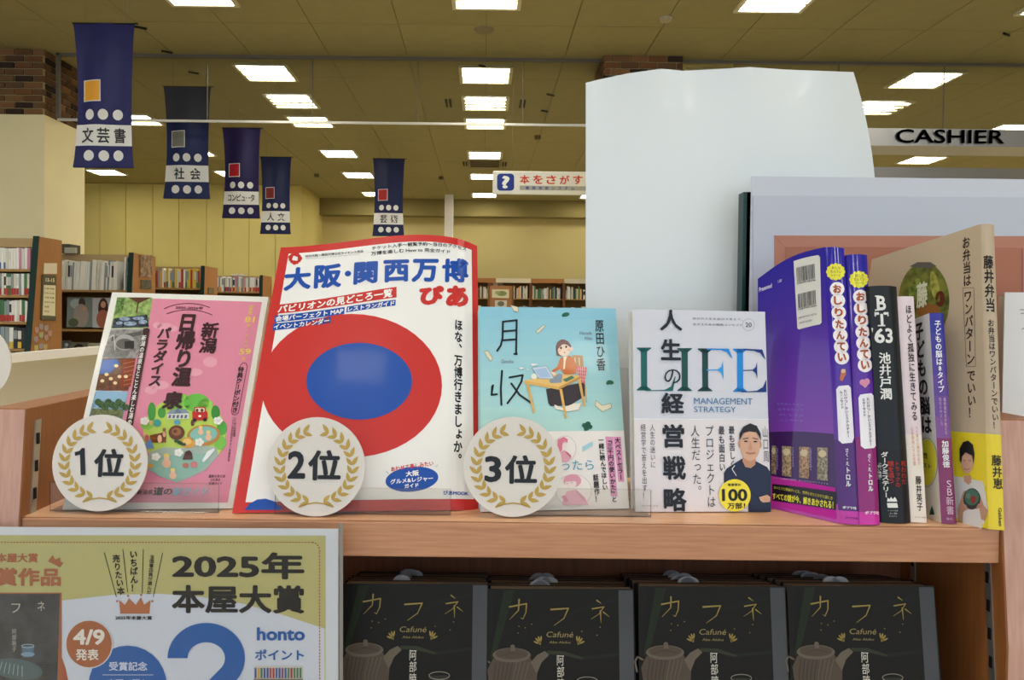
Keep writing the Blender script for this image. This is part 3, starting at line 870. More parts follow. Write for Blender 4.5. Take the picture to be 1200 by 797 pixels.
for k, (x, y, c, n) in enumerate(((574, 331, '#7a4a3a', 'reddish'), (580, 332, '#9a8468', 'tan'), (586, 331, '#6a5a50', 'grey-brown'))):
    pp = at(x, y, D6 + 0.1)
    o = MB().hexa([(pp.x - 0.04, pp.y, a.z), (pp.x + 0.04, pp.y, a.z), (pp.x + 0.04, pp.y + 0.1, a.z), (pp.x - 0.04, pp.y + 0.1, a.z)],
                  [(pp.x - 0.02, pp.y, a.z + 0.06), (pp.x + 0.05, pp.y, a.z + 0.05), (pp.x + 0.05, pp.y + 0.1, a.z + 0.05), (pp.x - 0.02, pp.y + 0.1, a.z + 0.06)], pm(c, 0.7)).build('stuffed_ornament')
    setp(o, 'small %s ornament sitting on top of the display rack' % n, 'ornament')

# ================================================================== THE DISPLAY SHELF
ZS = CAMZ - 0.185                     # top of the display shelf
YF = 0.6756                           # front edge of the shelf
XL, XR = -0.405, 0.458
zb_ = ZS - 0.031
ds = empty('display_shelf', ((XL + XR) / 2, 0.75, 0), 'long beech display shelf unit holding the ranked books and the stacks below', 'shelf')
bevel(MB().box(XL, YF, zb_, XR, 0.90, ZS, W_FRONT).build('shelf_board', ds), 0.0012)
mk('shelf_surface', [(XL, YF + 0.002, ZS + 0.0004), (XR, YF + 0.002, ZS + 0.0004), (XR, 0.90, ZS + 0.0004), (XL, 0.90, ZS + 0.0004)], [(0, 1, 2, 3)], W_SHELF, ds)
zul = at(24.3, 480, YF).z
zm = ZS - 0.10
def upright(x0, x1, side_x):
    u = MB()
    yt, ym = YF + 0.0075, YF - 0.012
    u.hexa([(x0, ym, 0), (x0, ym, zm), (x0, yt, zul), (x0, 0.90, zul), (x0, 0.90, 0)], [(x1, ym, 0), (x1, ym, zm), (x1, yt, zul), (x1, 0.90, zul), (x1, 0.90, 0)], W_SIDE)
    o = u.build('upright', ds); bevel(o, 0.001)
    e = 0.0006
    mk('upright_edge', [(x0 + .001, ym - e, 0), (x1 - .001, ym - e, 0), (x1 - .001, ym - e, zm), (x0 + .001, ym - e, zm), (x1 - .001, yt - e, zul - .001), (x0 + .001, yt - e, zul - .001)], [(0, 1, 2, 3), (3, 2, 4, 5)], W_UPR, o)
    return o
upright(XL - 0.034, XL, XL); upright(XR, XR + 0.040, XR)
def slot_strip(x, y0, y1, z0, z1, s):
    k_ = 0.10 if s > 0 and y0 < 0.75 or s < 0 else 0.0
    sl = lambda z: (z - ZS) * k_
    xa_, xb_ = (x - 0.0012, x) if s > 0 else (x, x + 0.0012)
    b = MB().hexa([(xa_, y0 + sl(z0), z0), (xa_, y1 + sl(z0), z0), (xa_, y1 + sl(z1), z1), (xa_, y0 + sl(z1), z1)], [(xb_, y0 + sl(z0), z0), (xb_, y1 + sl(z0), z0), (xb_, y1 + sl(z1), z1), (xb_, y0 + sl(z1), z1)], pm('#b8b4ac', 0.3, metal=0.8))
    o = b.build('slot_strip', ds)
    q = MB(); z = z1 - 0.012; ym = (y0 + y1) / 2
    while z > z0 + 0.012:
        yq = ym + sl(z - 0.005)
        q.box(x - 0.002 if s > 0 else x + 0.0008, yq - 0.002, z - 0.010, x - 0.0008 if s > 0 else x + 0.002, yq + 0.002, z, pm('#181210', 0.6)); z -= 0.0245
    q.build('slot', o)
slot_strip(XL, 0.687, 0.696, ZS, zul - 0.012, -1)
slot_strip(XR, 0.690, 0.698, 0.85, zb_, 1)
slot_strip(XR, 0.805, 0.813, 0.85, zb_, 1)
YB = 0.835
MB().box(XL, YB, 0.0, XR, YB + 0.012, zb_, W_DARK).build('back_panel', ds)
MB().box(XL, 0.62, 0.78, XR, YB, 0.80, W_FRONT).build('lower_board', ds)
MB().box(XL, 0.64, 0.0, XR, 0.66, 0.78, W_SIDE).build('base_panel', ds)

# things of the neighbouring units left
p0, p1 = at(0, 436, 0.9), at(118, 415, 1.27)
c = MB().hexa([(-0.565 - 0.10, 0.66, ZS - 0.02), (-0.561 - 0.10, 0.66, ZS - 0.02), (-0.561 - 0.10, 0.66, p0.z), (-0.565 - 0.10, 0.66, p0.z)],
              [(-0.640, 1.30, ZS - 0.02), (-0.636, 1.30, ZS - 0.02), (-0.636, 1.30, p0.z), (-0.640, 1.30, p0.z)], M_FROST)
ap = empty('acrylic_divider', (-0.64, 1.0, ZS), 'hazy acrylic divider with a thick white top edge behind the left upright', 'divider')
c.build('hazy_panel', ap)
MB().hexa([(-0.568 - 0.10, 0.66, p0.z), (-0.559 - 0.10, 0.66, p0.z), (-0.559 - 0.10, 0.66, p0.z + 0.013), (-0.568 - 0.10, 0.66, p0.z + 0.013)],
          [(-0.643, 1.30, p0.z), (-0.634, 1.30, p0.z), (-0.634, 1.30, p0.z + 0.013), (-0.643, 1.30, p0.z + 0.013)], pm('#fbf8f0', 0.4)).build('white_edge', ap)
o = MB().box(-1.30, 0.98, 0, -0.672, 1.45, at(80, 452, 0.94).z, W_SIDE).build('wooden_counter'); setp(o, 'beech counter block behind the left upright, seen through the acrylic', 'counter')
bevel(o, 0.002)

# ------------------------------------------------------------------ tall white sheet
wp_top = [(686, 97), (700, 93.5), (735, 86), (775, 80.5), (800, 83), (840, 81), (878, 78.5), (920, 81.5), (960, 83), (1000, 84.5)]
def interp(pts, t):
    n = len(pts) - 1; k = min(int(t * n), n - 1); f_ = t * n - k
    return (pts[k][0] * (1 - f_) + pts[k + 1][0] * f_, pts[k][1] * (1 - f_) + pts[k + 1][1] * f_)
vs = []; NU, NV = 36, 30
for j in range(NV + 1):
    v = j / NV
    for i in range(NU + 1):
        u = i / NU
        tx, ty = interp(wp_top, u)
        yb = 560
        y = ty + (yb - ty) * v
        xr = 1000 + 27 * (1 - (1 - min(1, (y - 84) / 170)) ** 2.0) if y > 84 else 1000
        x = 686.5 + (tx - 686) / (314.0) * (xr - 686.5)
        D = 0.853 + 0.012 * (1 - v) + 0.02 * (max(0, u - 0.8) / 0.2) ** 2 * (1 - v) + math.exp(-v * 11) * 0.006 * math.sin(u * 17 + 0.8) + 0.0035 * math.sin(u * 6 + v * 4)
        vs.append(at(x, y, D))
fs = [(j * (NU + 1) + i, j * (NU + 1) + i + 1, (j + 1) * (NU + 1) + i + 1, (j + 1) * (NU + 1) + i) for j in range(NV) for i in range(NU)]
n = len(vs); vs += [v + Vector((0, 0.0012, 0)) for v in vs]
fs += [tuple(n + k for k in reversed(f)) for f in list(fs)]
o = mk('white_sheet', vs, fs, pm('#dbe1e3', 0.3, coat=0.4), None, smooth=True)
setp(o, 'tall blank white laminated sheet with a wavy top edge standing behind the books', 'sheet')

# ------------------------------------------------------------------ framed board on the right
fbd = empty('picture_board', at(1040, 500, 0.82), 'grey-white board with a salmon frame print, green left edge, behind the standing books', 'board')
YP = 0.812
def pxbox(x0, y0, x1, y1, D, th, m, name, par):
    a = at(x0, y0, D); b = at(x1, y1, D)
    return MB().box(a.x, D, b.z, b.x, D + th, a.z, m).build(name, par)
a = at(871.5, 225, YP + 0.006); b = at(884, 560, YP + 0.006)
for k, (xx0, xx1, c) in enumerate(((871.5, 875.5, '#163a36'), (875.5, 878, '#3f6660'), (878, 882.5, '#12302c'))):
    a = at(xx0, 225, YP + 0.004); b = at(xx1, 570, YP + 0.004)
    MB().box(a.x, YP + 0.004, ZS, b.x, YP + 0.02, a.z, pm(c, 0.25)).build('green_edge', fbd)
pxbox(880.5, 206.5, 1290, 570, YP + 0.0015, 0.001, pm('#c4c9d4', 0.45), 'back_sheet', fbd)
pq = [(882.5, 229), (1290, 232), (1290, 596), (882.5, 588)]
pb_ = [at(x, y, YP) for x, y in pq]
mk('front_sheet', pb_ + [p + Vector((0, 0.0012, 0)) for p in pb_], [(0, 1, 2, 3), (7, 6, 5, 4), (0, 4, 5, 1), (1, 5, 6, 2), (2, 6, 7, 3), (3, 7, 4, 0)], pm('#b9bfcc', 0.45), fbd)
A = Art(Patch(pq, pb_), 0.5, 0.1)
A.poly([(907, 276), (1290, 277), (1290, 590), (907, 586)], '#b27c68', 2)
A.poly([(920, 290), (1197.5, 291), (1197.5, 590), (920, 586)], '#a86e58', 3)
A.line([(907, 276), (920, 290)], 0.6, '#a86a50', 5)
A.line([(920, 290), (1197.5, 291)], 0.7, '#a8684f', 5)
A.line([(920, 290), (920, 586)], 0.7, '#a8684f', 5)
A.line([(1197.5, 291), (1197.5, 586)], 0.8, '#6a3a50', 5)
A.build('frame_print', fbd)

# neighbour's white book at the far right
wb = empty('book', at(1200, 490, 0.75), 'white book with cream page edges at the right edge, beyond the right upright', 'book')
a = at(1177.7, 342.5, 0.75); b = at(1260, 342, 0.75); zz = ZS
MB().box(a.x, 0.75, zz, b.x, 0.752, a.z, pm('#dcdcdc', 0.4)).build('cover', wb)
a2 = at(1169.5, 346, 0.775)
MB().box(a2.x + 0.0, 0.7525, zz, b.x, 0.775, a.z - 0.003, pm('#d8d2bc', 0.7)).build('pages', wb)
q = [(1177.7, 342.5), (1260, 342.5), (1260, 540), (1177.7, 540)]
A = Art(Patch(q, [at(x, y, 0.7498) for x, y in q]), 0.5, 0)
A.line([(1195, 363), (1201, 363)], 1, '#8a8a8a'); A.line([(1196, 367.5), (1201, 367)], 1, '#8a8a8a'); A.line([(1197, 386), (1201, 384)], 1, '#8a8a8a')
A.build('cover_print', wb)
o = MB().box(XR + 0.041, YF + 0.01, 0.9, XR + 0.30, 0.90, ZS, W_SHELF).build('neighbour_shelf'); setp(o, 'beech shelf continuing beyond the right upright', 'shelf')
# white round card at the left edge
md = empty('round_card', at(-32, 470, 0.80), 'part of a plain white round card cut by the left edge, above the acrylic', 'card')
cc = at(-33, 425, 0.80); R_ = 46 * 0.80 / F
MB().tube(cc, cc + Vector((0, 0.0015, 0)), R_, pm('#dcd6cc', 0.5), 40).build('disc', md)
MB().box(cc.x - 0.004, 0.8015, ZS, cc.x + 0.004, 0.803, cc.z, pm('#cfcac0', 0.5)).build('stick', md)

# ================================================================== FACE-OUT BOOKS
def leaning_book(name, quad, lean, thick, label, cat, cover_c, page_c='#d9d2bf', warp=None, rough=0.25, coat=0.5, shrink=0.004, pages_left=True, stiff=True):
    BL, BR = onz(*quad[3], ZS + 0.0013), onz(*quad[2], ZS + 0.0013)
    al = (BR - BL).normalized()
    upv = Vector((0, 0, 1)) * math.cos(math.radians(lean)) + Vector((0, 1, 0)) * math.sin(math.radians(lean))
    nrm = al.cross(upv).normalized()
    if nrm.y > 0: nrm = -nrm
    TL, TR = onplane(*quad[0], BL, nrm), onplane(*quad[1], BL, nrm)
    P = Patch(quad, [TL, TR, BR, BL], warp)
    r = empty(name, (BL + BR) / 2, label, cat)
    nu, nv = (28, 14) if warp else (1, 1)
    back = -P.n
    cv = MB(); cm = pm(cover_c, rough, coat)
    A_, fA = P.grid(nu, nv, 0.0)
    cv.add(A_, fA, cm)
    B_ = [p + back * 0.0006 for p in A_]; cv.add(B_, [tuple(reversed(f)) for f in fA], cm)
    C_ = [p + back * thick for p in A_]; cv.add(C_, fA, cm)
    D_ = [p + back * (thick + 0.0006) for p in A_]; cv.add(D_, [tuple(reversed(f)) for f in fA], cm)
    # spine on the right hand side (Japanese binding)
    k = nu + 1
    sp = [A_[j * k + nu] for j in range(nv + 1)]; sd = [D_[j * k + nu] for j in range(nv + 1)]
    cv.add(sp + sd, [(j, j + 1, nv + 1 + j + 1, nv + 1 + j) for j in range(nv)], cm)
    cv.build('cover', r)
    # page block
    pg = MB(); pgm = pm(page_c, 0.8)
    def inner(h): return [P.pos(u, v, 0) + back * h for v in [0.01 + 0.985 * j / nv for j in range(nv + 1)] for u in [0.012 + 0.98 * i / nu for i in range(nu + 1)]]
    f1, f2 = inner(0.0007), inner(thick - 0.0001)
    m_ = len(f1)
    pg.add(f1 + f2, fA + [tuple(m_ + q for q in reversed(f)) for f in fA] +
           [(j * k, (j + 1) * k, m_ + (j + 1) * k, m_ + j * k) for j in range(nv)] + [(i, m_ + i, m_ + i + 1, i + 1) for i in range(nu)] +
           [(j * k + nu, m_ + j * k + nu, m_ + (j + 1) * k + nu, (j + 1) * k + nu) for j in range(nv)] + [(nv * k + i, nv * k + i + 1, m_ + nv * k + i + 1, m_ + nv * k + i) for i in range(nu)], pgm)
    pg.build('pages', r)
    return r, P

# ---- first: hot spring guide
q = [(131.5, 342.5), (314.5, 348), (272.5, 596), (73, 597.5)]
bk1, P = leaning_book('book', q, 16, 0.009, 'pink guidebook with a round village illustration and four photos, standing behind the first place disc', 'book', '#e9e6dc')
A = Art(P, 0.25, 0.5)
A.zoom(60, 330, 7.973)
PK = '#dd8aa0'
# pink field and the photo strip
A.zoom(0, 0, 1)
A.poly([(179.5, 350), (307, 354), (267, 589), (100, 589)], PK, 2)
DKB = '#3f2428'
photos = [
 ([(137.5, 348.5), (179, 349.5), (173.5, 385), (130, 385)], '#8fa860'),
 ([(130, 386), (173.5, 386), (160, 420), (120, 420)], '#8b8784'),
 ([(120, 420), (159, 420), (150.5, 458), (112, 458)], '#6b4028'),
 ([(112, 459), (150.5, 459), (143.5, 492), (104, 490)], '#7fa0b8')]
for qd, c in photos: A.poly(qd, pm(c, 0.25, 0.5, noise=0.35, scale=260), 3)
A.zoom(60, 330, 7.973)
A.poly([(620, 150), (700, 150), (660, 300), (600, 300)], pm('#5c7a40', .25, .5, noise=.5, scale=420), 4)
A.poly([(720, 150), (940, 150), (820, 205)], '#5a3422', 5); A.line([(815, 190), (800, 290)], 12, '#5a3a28', 5)
A.poly([(590, 345), (900, 310), (915, 425), (570, 435)], pm('#39404e', .25, .5, noise=.7, scale=380), 5)
for (a, b, c_, d) in ((690, 350, 50, 18), (820, 345, 55, 16), (740, 395, 60, 20), (860, 380, 40, 20), (640, 390, 30, 16)): A.ell(a, b, c_, d, pm('#8fa0b4', .25, .5, noise=.4, scale=500), 7)
A.poly([(570, 520), (850, 460), (850, 500), (560, 560)], '#5c5856', 5)
A.ell(690, 570, 95, 75, '#a8a4a0', 6); A.ell(690, 585, 80, 50, '#5f5b58', 7); A.poly([(690, 560), (780, 555), (775, 630), (690, 630)], '#2a2624', 8)
A.line([(540, 530), (590, 500), (600, 640)], 8, '#d0ccc6', 8)
A.poly([(510, 600), (760, 600), (720, 700), (480, 710)], pm('#77736f', .25, .5, noise=.2, scale=300), 5)
A.poly([(478, 735), (610, 730), (600, 800), (465, 800)], '#2c5fae', 4)
A.zoom(0, 266, 3.987)
A.poly([(478, 622), (545, 618), (560, 640), (520, 680), (465, 690)], '#2c5fae', 5)
A.poly([(575, 620), (635, 615), (612, 745), (560, 755)], '#8a3a22', 5)
for k in range(6): A.line([(580, 640 + k * 20), (630, 628 + k * 20)], 3, '#c87a48', 7)
for (a, b) in ((500, 690), (520, 710), (545, 650), (560, 700), (540, 730), (590, 700), (480, 720)): A.ell(a, b, 10, 8, '#f2d8a0', 8, n=10)
A.zoom(0, 430, 3.987)
A.poly([(455, 110), (600, 118), (588, 165), (440, 155)], '#8fb4d0', 5)
for k in range(9): A.ell(460 + k * 16, 165 + (k % 3) * 12, 17, 16, pm('#3f5a34', .25, .5, noise=.5, scale=500), 6 + k % 2, n=12)
A.poly([(430, 195), (578, 200), (570, 240), (425, 225)], pm('#6c7448', .25, .5, noise=.4, scale=400), 6)
# dark vertical strip with white letters
A.zoom(0, 266, 3.987)
A.poly([(672, 478), (688, 472), (702, 480), (700, 492), (607, 1010), (572, 1010)], DKB, 9)
A.vt('新潟の温泉をとことん楽しむ湯めぐり', 677, 506, 985, 22, '#f0ece4', 0.03, 11, cx1=597)
# titles
A.ring(880, 500, 200, 142, 3, DKB, 4, 236, 300, 14)
A.ring(880, 530, 200, 142, 3, DKB, 4, 240, 304, 14)
A.txt('2025-2026年', 822, 370, 950, 388, DKB, 0.03, 5)
A.zoom(150, 340, 6.641)
A.vt('日帰り温', 472, 184, 748, 142, DKB, 0.075, 6, cx1=415, sc=1.08)
A.vt('新潟', 648, 255, 492, 132, DKB, 0.06, 6, cx1=618, sc=1.06)
A.vt('パラダイス', 292, 290, 752, 100, DKB, 0.07, 6, cx1=205, sc=1.05)
A.zoom(160, 440, 4.688)
A.vt('泉', 214, 90, 187, 112, DKB, 0.075, 14, cx1=196)
A.zoom(150, 340, 6.641)
# steam puffs
for (a, b, r1, r2) in ((290, 285, 62, 30), (230, 275, 35, 25), (350, 300, 40, 25), (640, 560, 55, 40), (250, 740, 70, 35), (520, 640, 60, 30), (180, 780, 50, 30)):
    A.ell(a, b, r1, r2, '#e6a2b2', 3)
for t, y0, y1, wd, c in (('温泉', 118, 195, 36, '#e8c060'), ('湯', 262, 290, 26, '#e8c060'), ('×', 300, 325, 24, '#e8c060'), ('グルメ', 340, 450, 28, '#e8c060'), ('点', 520, 550, 28, '#e8c060')):
    A.vt(t, 962 - (y0 - 118) * 0.15, y0, y1, wd, c, 0.03, 5, cx1=962 - (y1 - 118) * 0.15)
A.txt('81', 914, 205, 985, 255, '#ecc765', 0.05, 5); A.txt('59', 870, 455, 955, 505, '#ecc765', 0.05, 5)
A.zoom(0, 0, 1)
A.line([(282, 428), (285, 425.5), (288, 425.5), (290, 429), (279.5, 484), (276, 486.5), (272.5, 485.5), (271.2, 482), (282, 428)], 0.7, DKB, 5)
A.vt('特典クーポン付き', 283, 430, 484, 7.2, DKB, 0.05, 6, cx1=275)
A.vt('クーポン利用期間', 276, 490, 512, 3, DKB, 0.02, 5, cx1=274.5); A.vt('二〇二五年四月から一年間有効', 274, 489, 541, 2.6, DKB, 0.02, 5, cx1=268)
# round village picture
A.zoom(160, 440, 4.688)
G1, G2, G3 = '#8cc84e', '#5f9e48', '#b9d25c'
A.ell(265, 320, 228, 205, G3, 4)
for (a, b, r1, r2, c) in ((330, 150, 70, 50, '#6cbb4c'), (240, 150, 60, 50, '#8fd052'), (85, 200, 22, 52, '#46943e'), (140, 205, 22, 30, '#4c9c44'), (435, 205, 24, 40, '#3f8c3a'),
                          (470, 290, 28, 40, '#58a848'), (460, 370, 34, 40, '#7cc04c'), (380, 160, 40, 30, '#9ad65a'), (60, 270, 34, 30, '#8cc84e')): A.ell(a, b, r1, r2, c, 5)
A.poly([(75, 420), (150, 395), (250, 400), (340, 380), (440, 395), (450, 440), (380, 520), (300, 560), (220, 590), (140, 560), (70, 520), (60, 460)], '#a3b4a8', 6)
A.poly([(80, 470), (180, 440), (300, 430), (380, 430), (400, 480), (320, 540), (220, 580), (130, 555), (65, 515)], '#8fb8a8', 7)
A.ell(370, 330, 92, 58, '#b9843f', 8, -6); A.ell(370, 325, 76, 44, '#86bdb0', 9, -6)
A.ell(120, 345, 46, 24, '#a8683a', 8); A.poly([(75, 330), (165, 310), (165, 370), (80, 370)], '#8d5530', 8)
A.ell(222, 315, 44, 40, '#6a3c26', 9); A.ell(222, 310, 26, 22, '#a06a40', 10); A.ell(215, 308, 12, 10, '#6a3c26', 11)
A.ell(285, 370, 44, 30, '#d8a048', 9); A.ell(280, 365, 24, 16, '#e8c070', 10)
A.poly([(170, 212), (288, 205), (290, 238), (172, 242)], '#e4e0d8', 8); A.poly([(165, 214), (195, 190), (268, 186), (295, 208)], '#8a96a8', 9); A.poly([(205, 210), (228, 178), (252, 208)], '#6f7c92', 10)
for k in range(5): A.rect(180 + k * 22, 218, 190 + k * 22, 236, '#5f6a7c', 10)
A.rr(308, 195, 392, 248, 12, '#c23030', 9); A.rr(318, 174, 382, 205, 10, '#c23030', 9); A.rr(324, 180, 376, 202, 6, '#e8d8c0', 10)
A.ell(335, 193, 8, 9, '#6a3a2a', 12); A.ell(362, 193, 8, 9, '#6a3a2a', 12); A.ell(322, 246, 10, 10, '#3a2424', 11); A.ell(378, 244, 10, 10, '#3a2424', 11); A.ell(350, 225, 8, 6, '#f0e0c0', 12)
def bather(x, y, s=1.0, hair='#7a4630'):
    A.ell(x, y + 24 * s, 17 * s, 18 * s, '#eab898', 12); A.ell(x, y, 11 * s, 12 * s, '#eec0a0', 13); A.ell(x, y - 7 * s, 12 * s, 7 * s, '#e8d070', 14)
bather(168, 450, 1.4); bather(203, 525, 1.1); bather(355, 290, 0.9); bather(398, 318, 1.0)
A.ell(130, 350, 12, 22, '#eab898', 12); A.ell(155, 300, 9, 11, '#8a5a3a', 12); A.ell(155, 325, 9, 16, '#e2a080', 12)
A.poly([(45, 380), (80, 350), (100, 400), (60, 405)], '#6a8cc0', 11); A.ell(48, 322, 9, 10, '#eab898', 12); A.ell(60, 345, 12, 18, '#c86070', 11)
A.ell(115, 262, 22, 20, '#3f9c94', 11); A.ell(85, 262, 14, 14, '#c8b060', 11); A.ell(310, 262, 10, 18, '#6a4a3a', 11); A.ell(225, 258, 16, 14, '#5aa0c0', 11)
A.poly([(255, 465), (270, 420), (295, 412), (308, 430), (312, 462)], '#5a3a30', 12); A.ell(288, 428, 16, 14, '#4a2c24', 13)
A.ell(272, 495, 17, 14, '#b87060', 12); A.ell(318, 490, 20, 18, '#c87c78', 12)
for (a, b) in ((110, 448), (235, 425), (450, 250), (348, 368), (48, 252)):
    for k in range(5): A.ell(a + 14 * math.cos(k * 1.26), b + 12 * math.sin(k * 1.26), 12, 11, '#f2f0ea', 14, n=12)
A.poly([(362, 470), (392, 418), (430, 400), (432, 412), (400, 450), (372, 478)], '#e8ecec', 12)
A.ell(80, 497, 14, 11, '#e2a040', 12); A.ell(240, 370, 26, 10, '#2f5a30', 12, 30)
for k in range(4): A.ell(218 + k * 16, 362 + k * 6, 8, 8, '#2c4a2c', 13)
A.txt('温泉のあとは', 398, 545, 488, 562, DKB, 0.03, 6); A.txt('ひと休み', 410, 565, 460, 582, DKB, 0.03, 6); A.txt('名湯ガイド', 398, 586, 470, 602, DKB, 0.03, 6)
A.txt('新潟県', 8, 628, 88, 656, '#4a2c30', 0.03, 6); A.txt('道', 98, 612, 146, 660, '#2c1a1e', 0.05, 6); A.txt('の', 152, 622, 196, 656, '#2c1a1e', 0.05, 6)
A.txt('駅ガイド', 204, 615, 392, 662, '#8fb0c8', 0.05, 6)
A.build('cover_print', bk1)

# ---- second: big red-framed magazine
def warp2(u, v):
    a = 0.0105 * (max(0.0, math.sin(math.pi * min(1, u ** 1.75)))) * (1 - v) ** 0.8
    b = -0.008 * max(0, (u - 0.86) / 0.14) ** 2 + 0.001 * math.sin(math.pi * u)
    return a, b
q = [(329, 290), (560, 285), (565, 597.5), (272, 601.5)]
bk2, P = leaning_book('magazine', q, 16, 0.009, 'large white magazine with red frame and blue title, behind the second place disc', 'magazine', '#c93430', warp=warp2, rough=0.25, coat=0.15)
A = Art(P, 0.25, 0.15)
WH, RD, BL_ = '#efede9', '#c93430', '#1c4fa8'
A.full(WH, 2, v0=0.028, v1=0.963, u0=0.045, u1=0.968)
A.zoom(300, 270, 4.444)
# emblem: ring of red beads
for k in range(11):
    t = 2 * math.pi * k / 11
    A.ell(204 + 25 * math.cos(t), 147 + 22 * math.sin(t), 9 + 3 * (k % 3 == 0), 9 + 3 * (k % 3 == 0), RD, 4, n=12)
A.txt('2025大阪・関西万博公式ライセンス商品', 255, 107, 560, 138, '#333', 0.02, 5) if False else A.txtq('2025大阪・関西万博公式ライセンス商品', [(256, 128), (558, 102), (559, 116), (257, 142)], '#333333', 0.03, 5)
A.txtq('Official licensed product of the Expo 2025 Osaka Kansai Japan', [(258, 147), (540, 122), (540, 127), (258, 152)], '#777777', 0.0, 5)
A.txtq('チケット入手〜観覧予約〜当日のアクセス', [(602, 86), (1096, 90), (1095, 110), (603, 106)], '#26282c', 0.035, 5)
A.txtq('万博を楽しむ How to 完全ガイド', [(598, 112), (1012, 104), (1012, 124), (598, 134)], '#26282c', 0.035, 5)
for g_, qd in (('大', [(150, 196), (290, 188), (285, 305), (142, 318)]), ('阪', [(306, 180), (450, 172), (444, 296), (300, 306)]), ('・', [(440, 200), (520, 194), (520, 276), (440, 280)]),
               ('関', [(512, 168), (636, 160), (632, 276), (506, 285)]), ('西', [(664, 156), (798, 152), (798, 268), (662, 274)]), ('万', [(814, 150), (952, 150), (948, 270), (808, 272)]), ('博', [(970, 150), (1106, 152), (1106, 278), (966, 272)])):
    A.txtq(g_, qd if g_ != '・' else [(462, 212), (496, 210), (496, 240), (462, 242)], BL_, 0.07 if g_ != '・' else 0.02, 5)
A.poly([(112, 388), (732, 295), (732, 350), (104, 436)], RD, 4)
A.txtq('パビリオンの見どころ一覧', [(118, 392), (712, 303), (710, 348), (112, 432)], '#f4f2ee', 0.055, 6)
A.poly([(100, 445), (462, 400), (460, 436), (94, 480)], BL_, 4); A.poly([(474, 398), (728, 362), (726, 392), (470, 428)], BL_, 4)
A.poly([(92, 486), (392, 450), (388, 484), (86, 522)], BL_, 4)
A.txtq('会場パーフェクト MAP', [(104, 448), (456, 404), (454, 434), (100, 476)], '#f4f2ee', 0.05, 6)
A.txtq('レストランガイド', [(480, 400), (722, 366), (720, 392), (478, 424)], '#f4f2ee', 0.05, 6)
A.txtq('イベントカレンダー', [(96, 490), (384, 455), (382, 484), (92, 518)], '#f4f2ee', 0.05, 6)
# rounded red kana mark
A.txtq('ぴ', [(850, 290), (980, 290), (978, 392), (850, 390)], RD, 0.11, 5); A.txtq('あ', [(990, 290), (1106, 292), (1106, 404), (988, 402)], RD, 0.11, 5)
A.zoom(270, 266, 3.987)
A.vt('ほな、万博行きましょか。', 1066, 432, 1116, 42, '#1d1e22', 0.05, 5, cx1=1062)
# the drawn figure of the cover is left out: two plain discs keep its colours
A.zoom(0, 0, 1)
A.ell(412, 452, 106, 84, RD, 4, n=48)
A.ell(421, 447, 62, 45, BL_, 7, n=40)
A.zoom(270, 430, 3.987)
A.ell(848, 525, 124, 58, BL_, 5, -6)
A.txtq('あわせて楽しみたい', [(748, 468), (945, 438), (950, 462), (752, 490)], RD, 0.04, 6)
A.txtq('大阪', [(818, 488), (880, 482), (882, 508), (820, 514)], '#f4f2ee', 0.05, 7)
A.txtq('グルメ&レジャー', [(746, 526), (946, 508), (948, 532), (748, 550)], '#f4f2ee', 0.05, 7)
A.txtq('ガイド', [(812, 548), (878, 542), (880, 562), (814, 568)], '#f4f2ee', 0.05, 7)
A.line([(728, 488), (740, 500)], 1.5, '#555555', 6); A.line([(958, 468), (970, 458)], 1.5, '#555555', 6)
A.txtq('ぴあMOOK', [(994, 578), (1112, 582), (1112, 602), (994, 598)], BL_, 0.05, 6)
A.poly([(66, 668), (90, 640), (125, 620), (165, 616), (205, 628), (235, 652), (245, 668)], BL_, 6)
A.build('cover_print', bk2)

# ---- third: light blue novel
q = [(562, 359.5), (721.5, 361.5), (737, 596), (563, 600)]
bk3, P = leaning_book('book', q, 15, 0.014, 'pale blue novel with a drawn person at a desk, behind the third place disc', 'book', '#a9d3dc', rough=0.3, coat=0.35)
A = Art(P, 0.3, 0.35)
for k in range(10):
    c0, c1 = (0.56, 0.78, 0.86), (0.70, 0.86, 0.84); t = k / 9
    c = tuple(c0[i] * (1 - t) + c1[i] * t for i in range(3)); A.full('#%02x%02x%02x' % tuple(int(v * 255) for v in c), 1, v0=k * .063, v1=(k + 1) * .063)
A.zoom(540, 340, 2.846)
K = '#20262a'
S = lambda pts, w_=6.5: A.line(pts, w_, K, 6)
S([(140, 106), (139, 160), (133, 185), (121, 203)]); S([(140, 106), (186, 101), (184, 205), (186, 214), (178, 213)]); S([(142, 138), (182, 135)]); S([(140, 168), (182, 165)])
S([(107, 318), (102, 350), (120, 348)]); S([(137, 270), (133, 330), (135, 383)]); S([(104, 322), (103, 345)]); S([(162, 292), (206, 284), (202, 305), (180, 345), (155, 378)]); S([(168, 312), (196, 350), (236, 378)])
A.txt('Gesshu', 134, 232, 174, 244, '#7a6a80', 0, 5, shear=0.25); A.txt('Harada', 395, 138, 436, 149, '#7a6a80', 0, 5, shear=0.25); A.txt('Hika', 412, 155, 436, 166, '#7a6a80', 0, 5, shear=0.25)
A.vt('原田ひ香', 461, 98, 270, 32, K, 0.025, 5, cx1=468)
for (a, b, an) in ((350, 82, -10), (498, 308, 10)): A.ell(a, b, 12, 7, '#2f6a52', 5, an); A.ell(a - 8, b + 3, 6, 5, '#2f6a52', 5)
for k in range(4): A.ell(421 + 9 * math.cos(k * 1.57 + .3), 454 + 8 * math.sin(k * 1.57 + .3), 9, 8, '#1f5f48', 5)
A.line([(418, 462), (412, 470)], 3, '#1f5f48', 5)
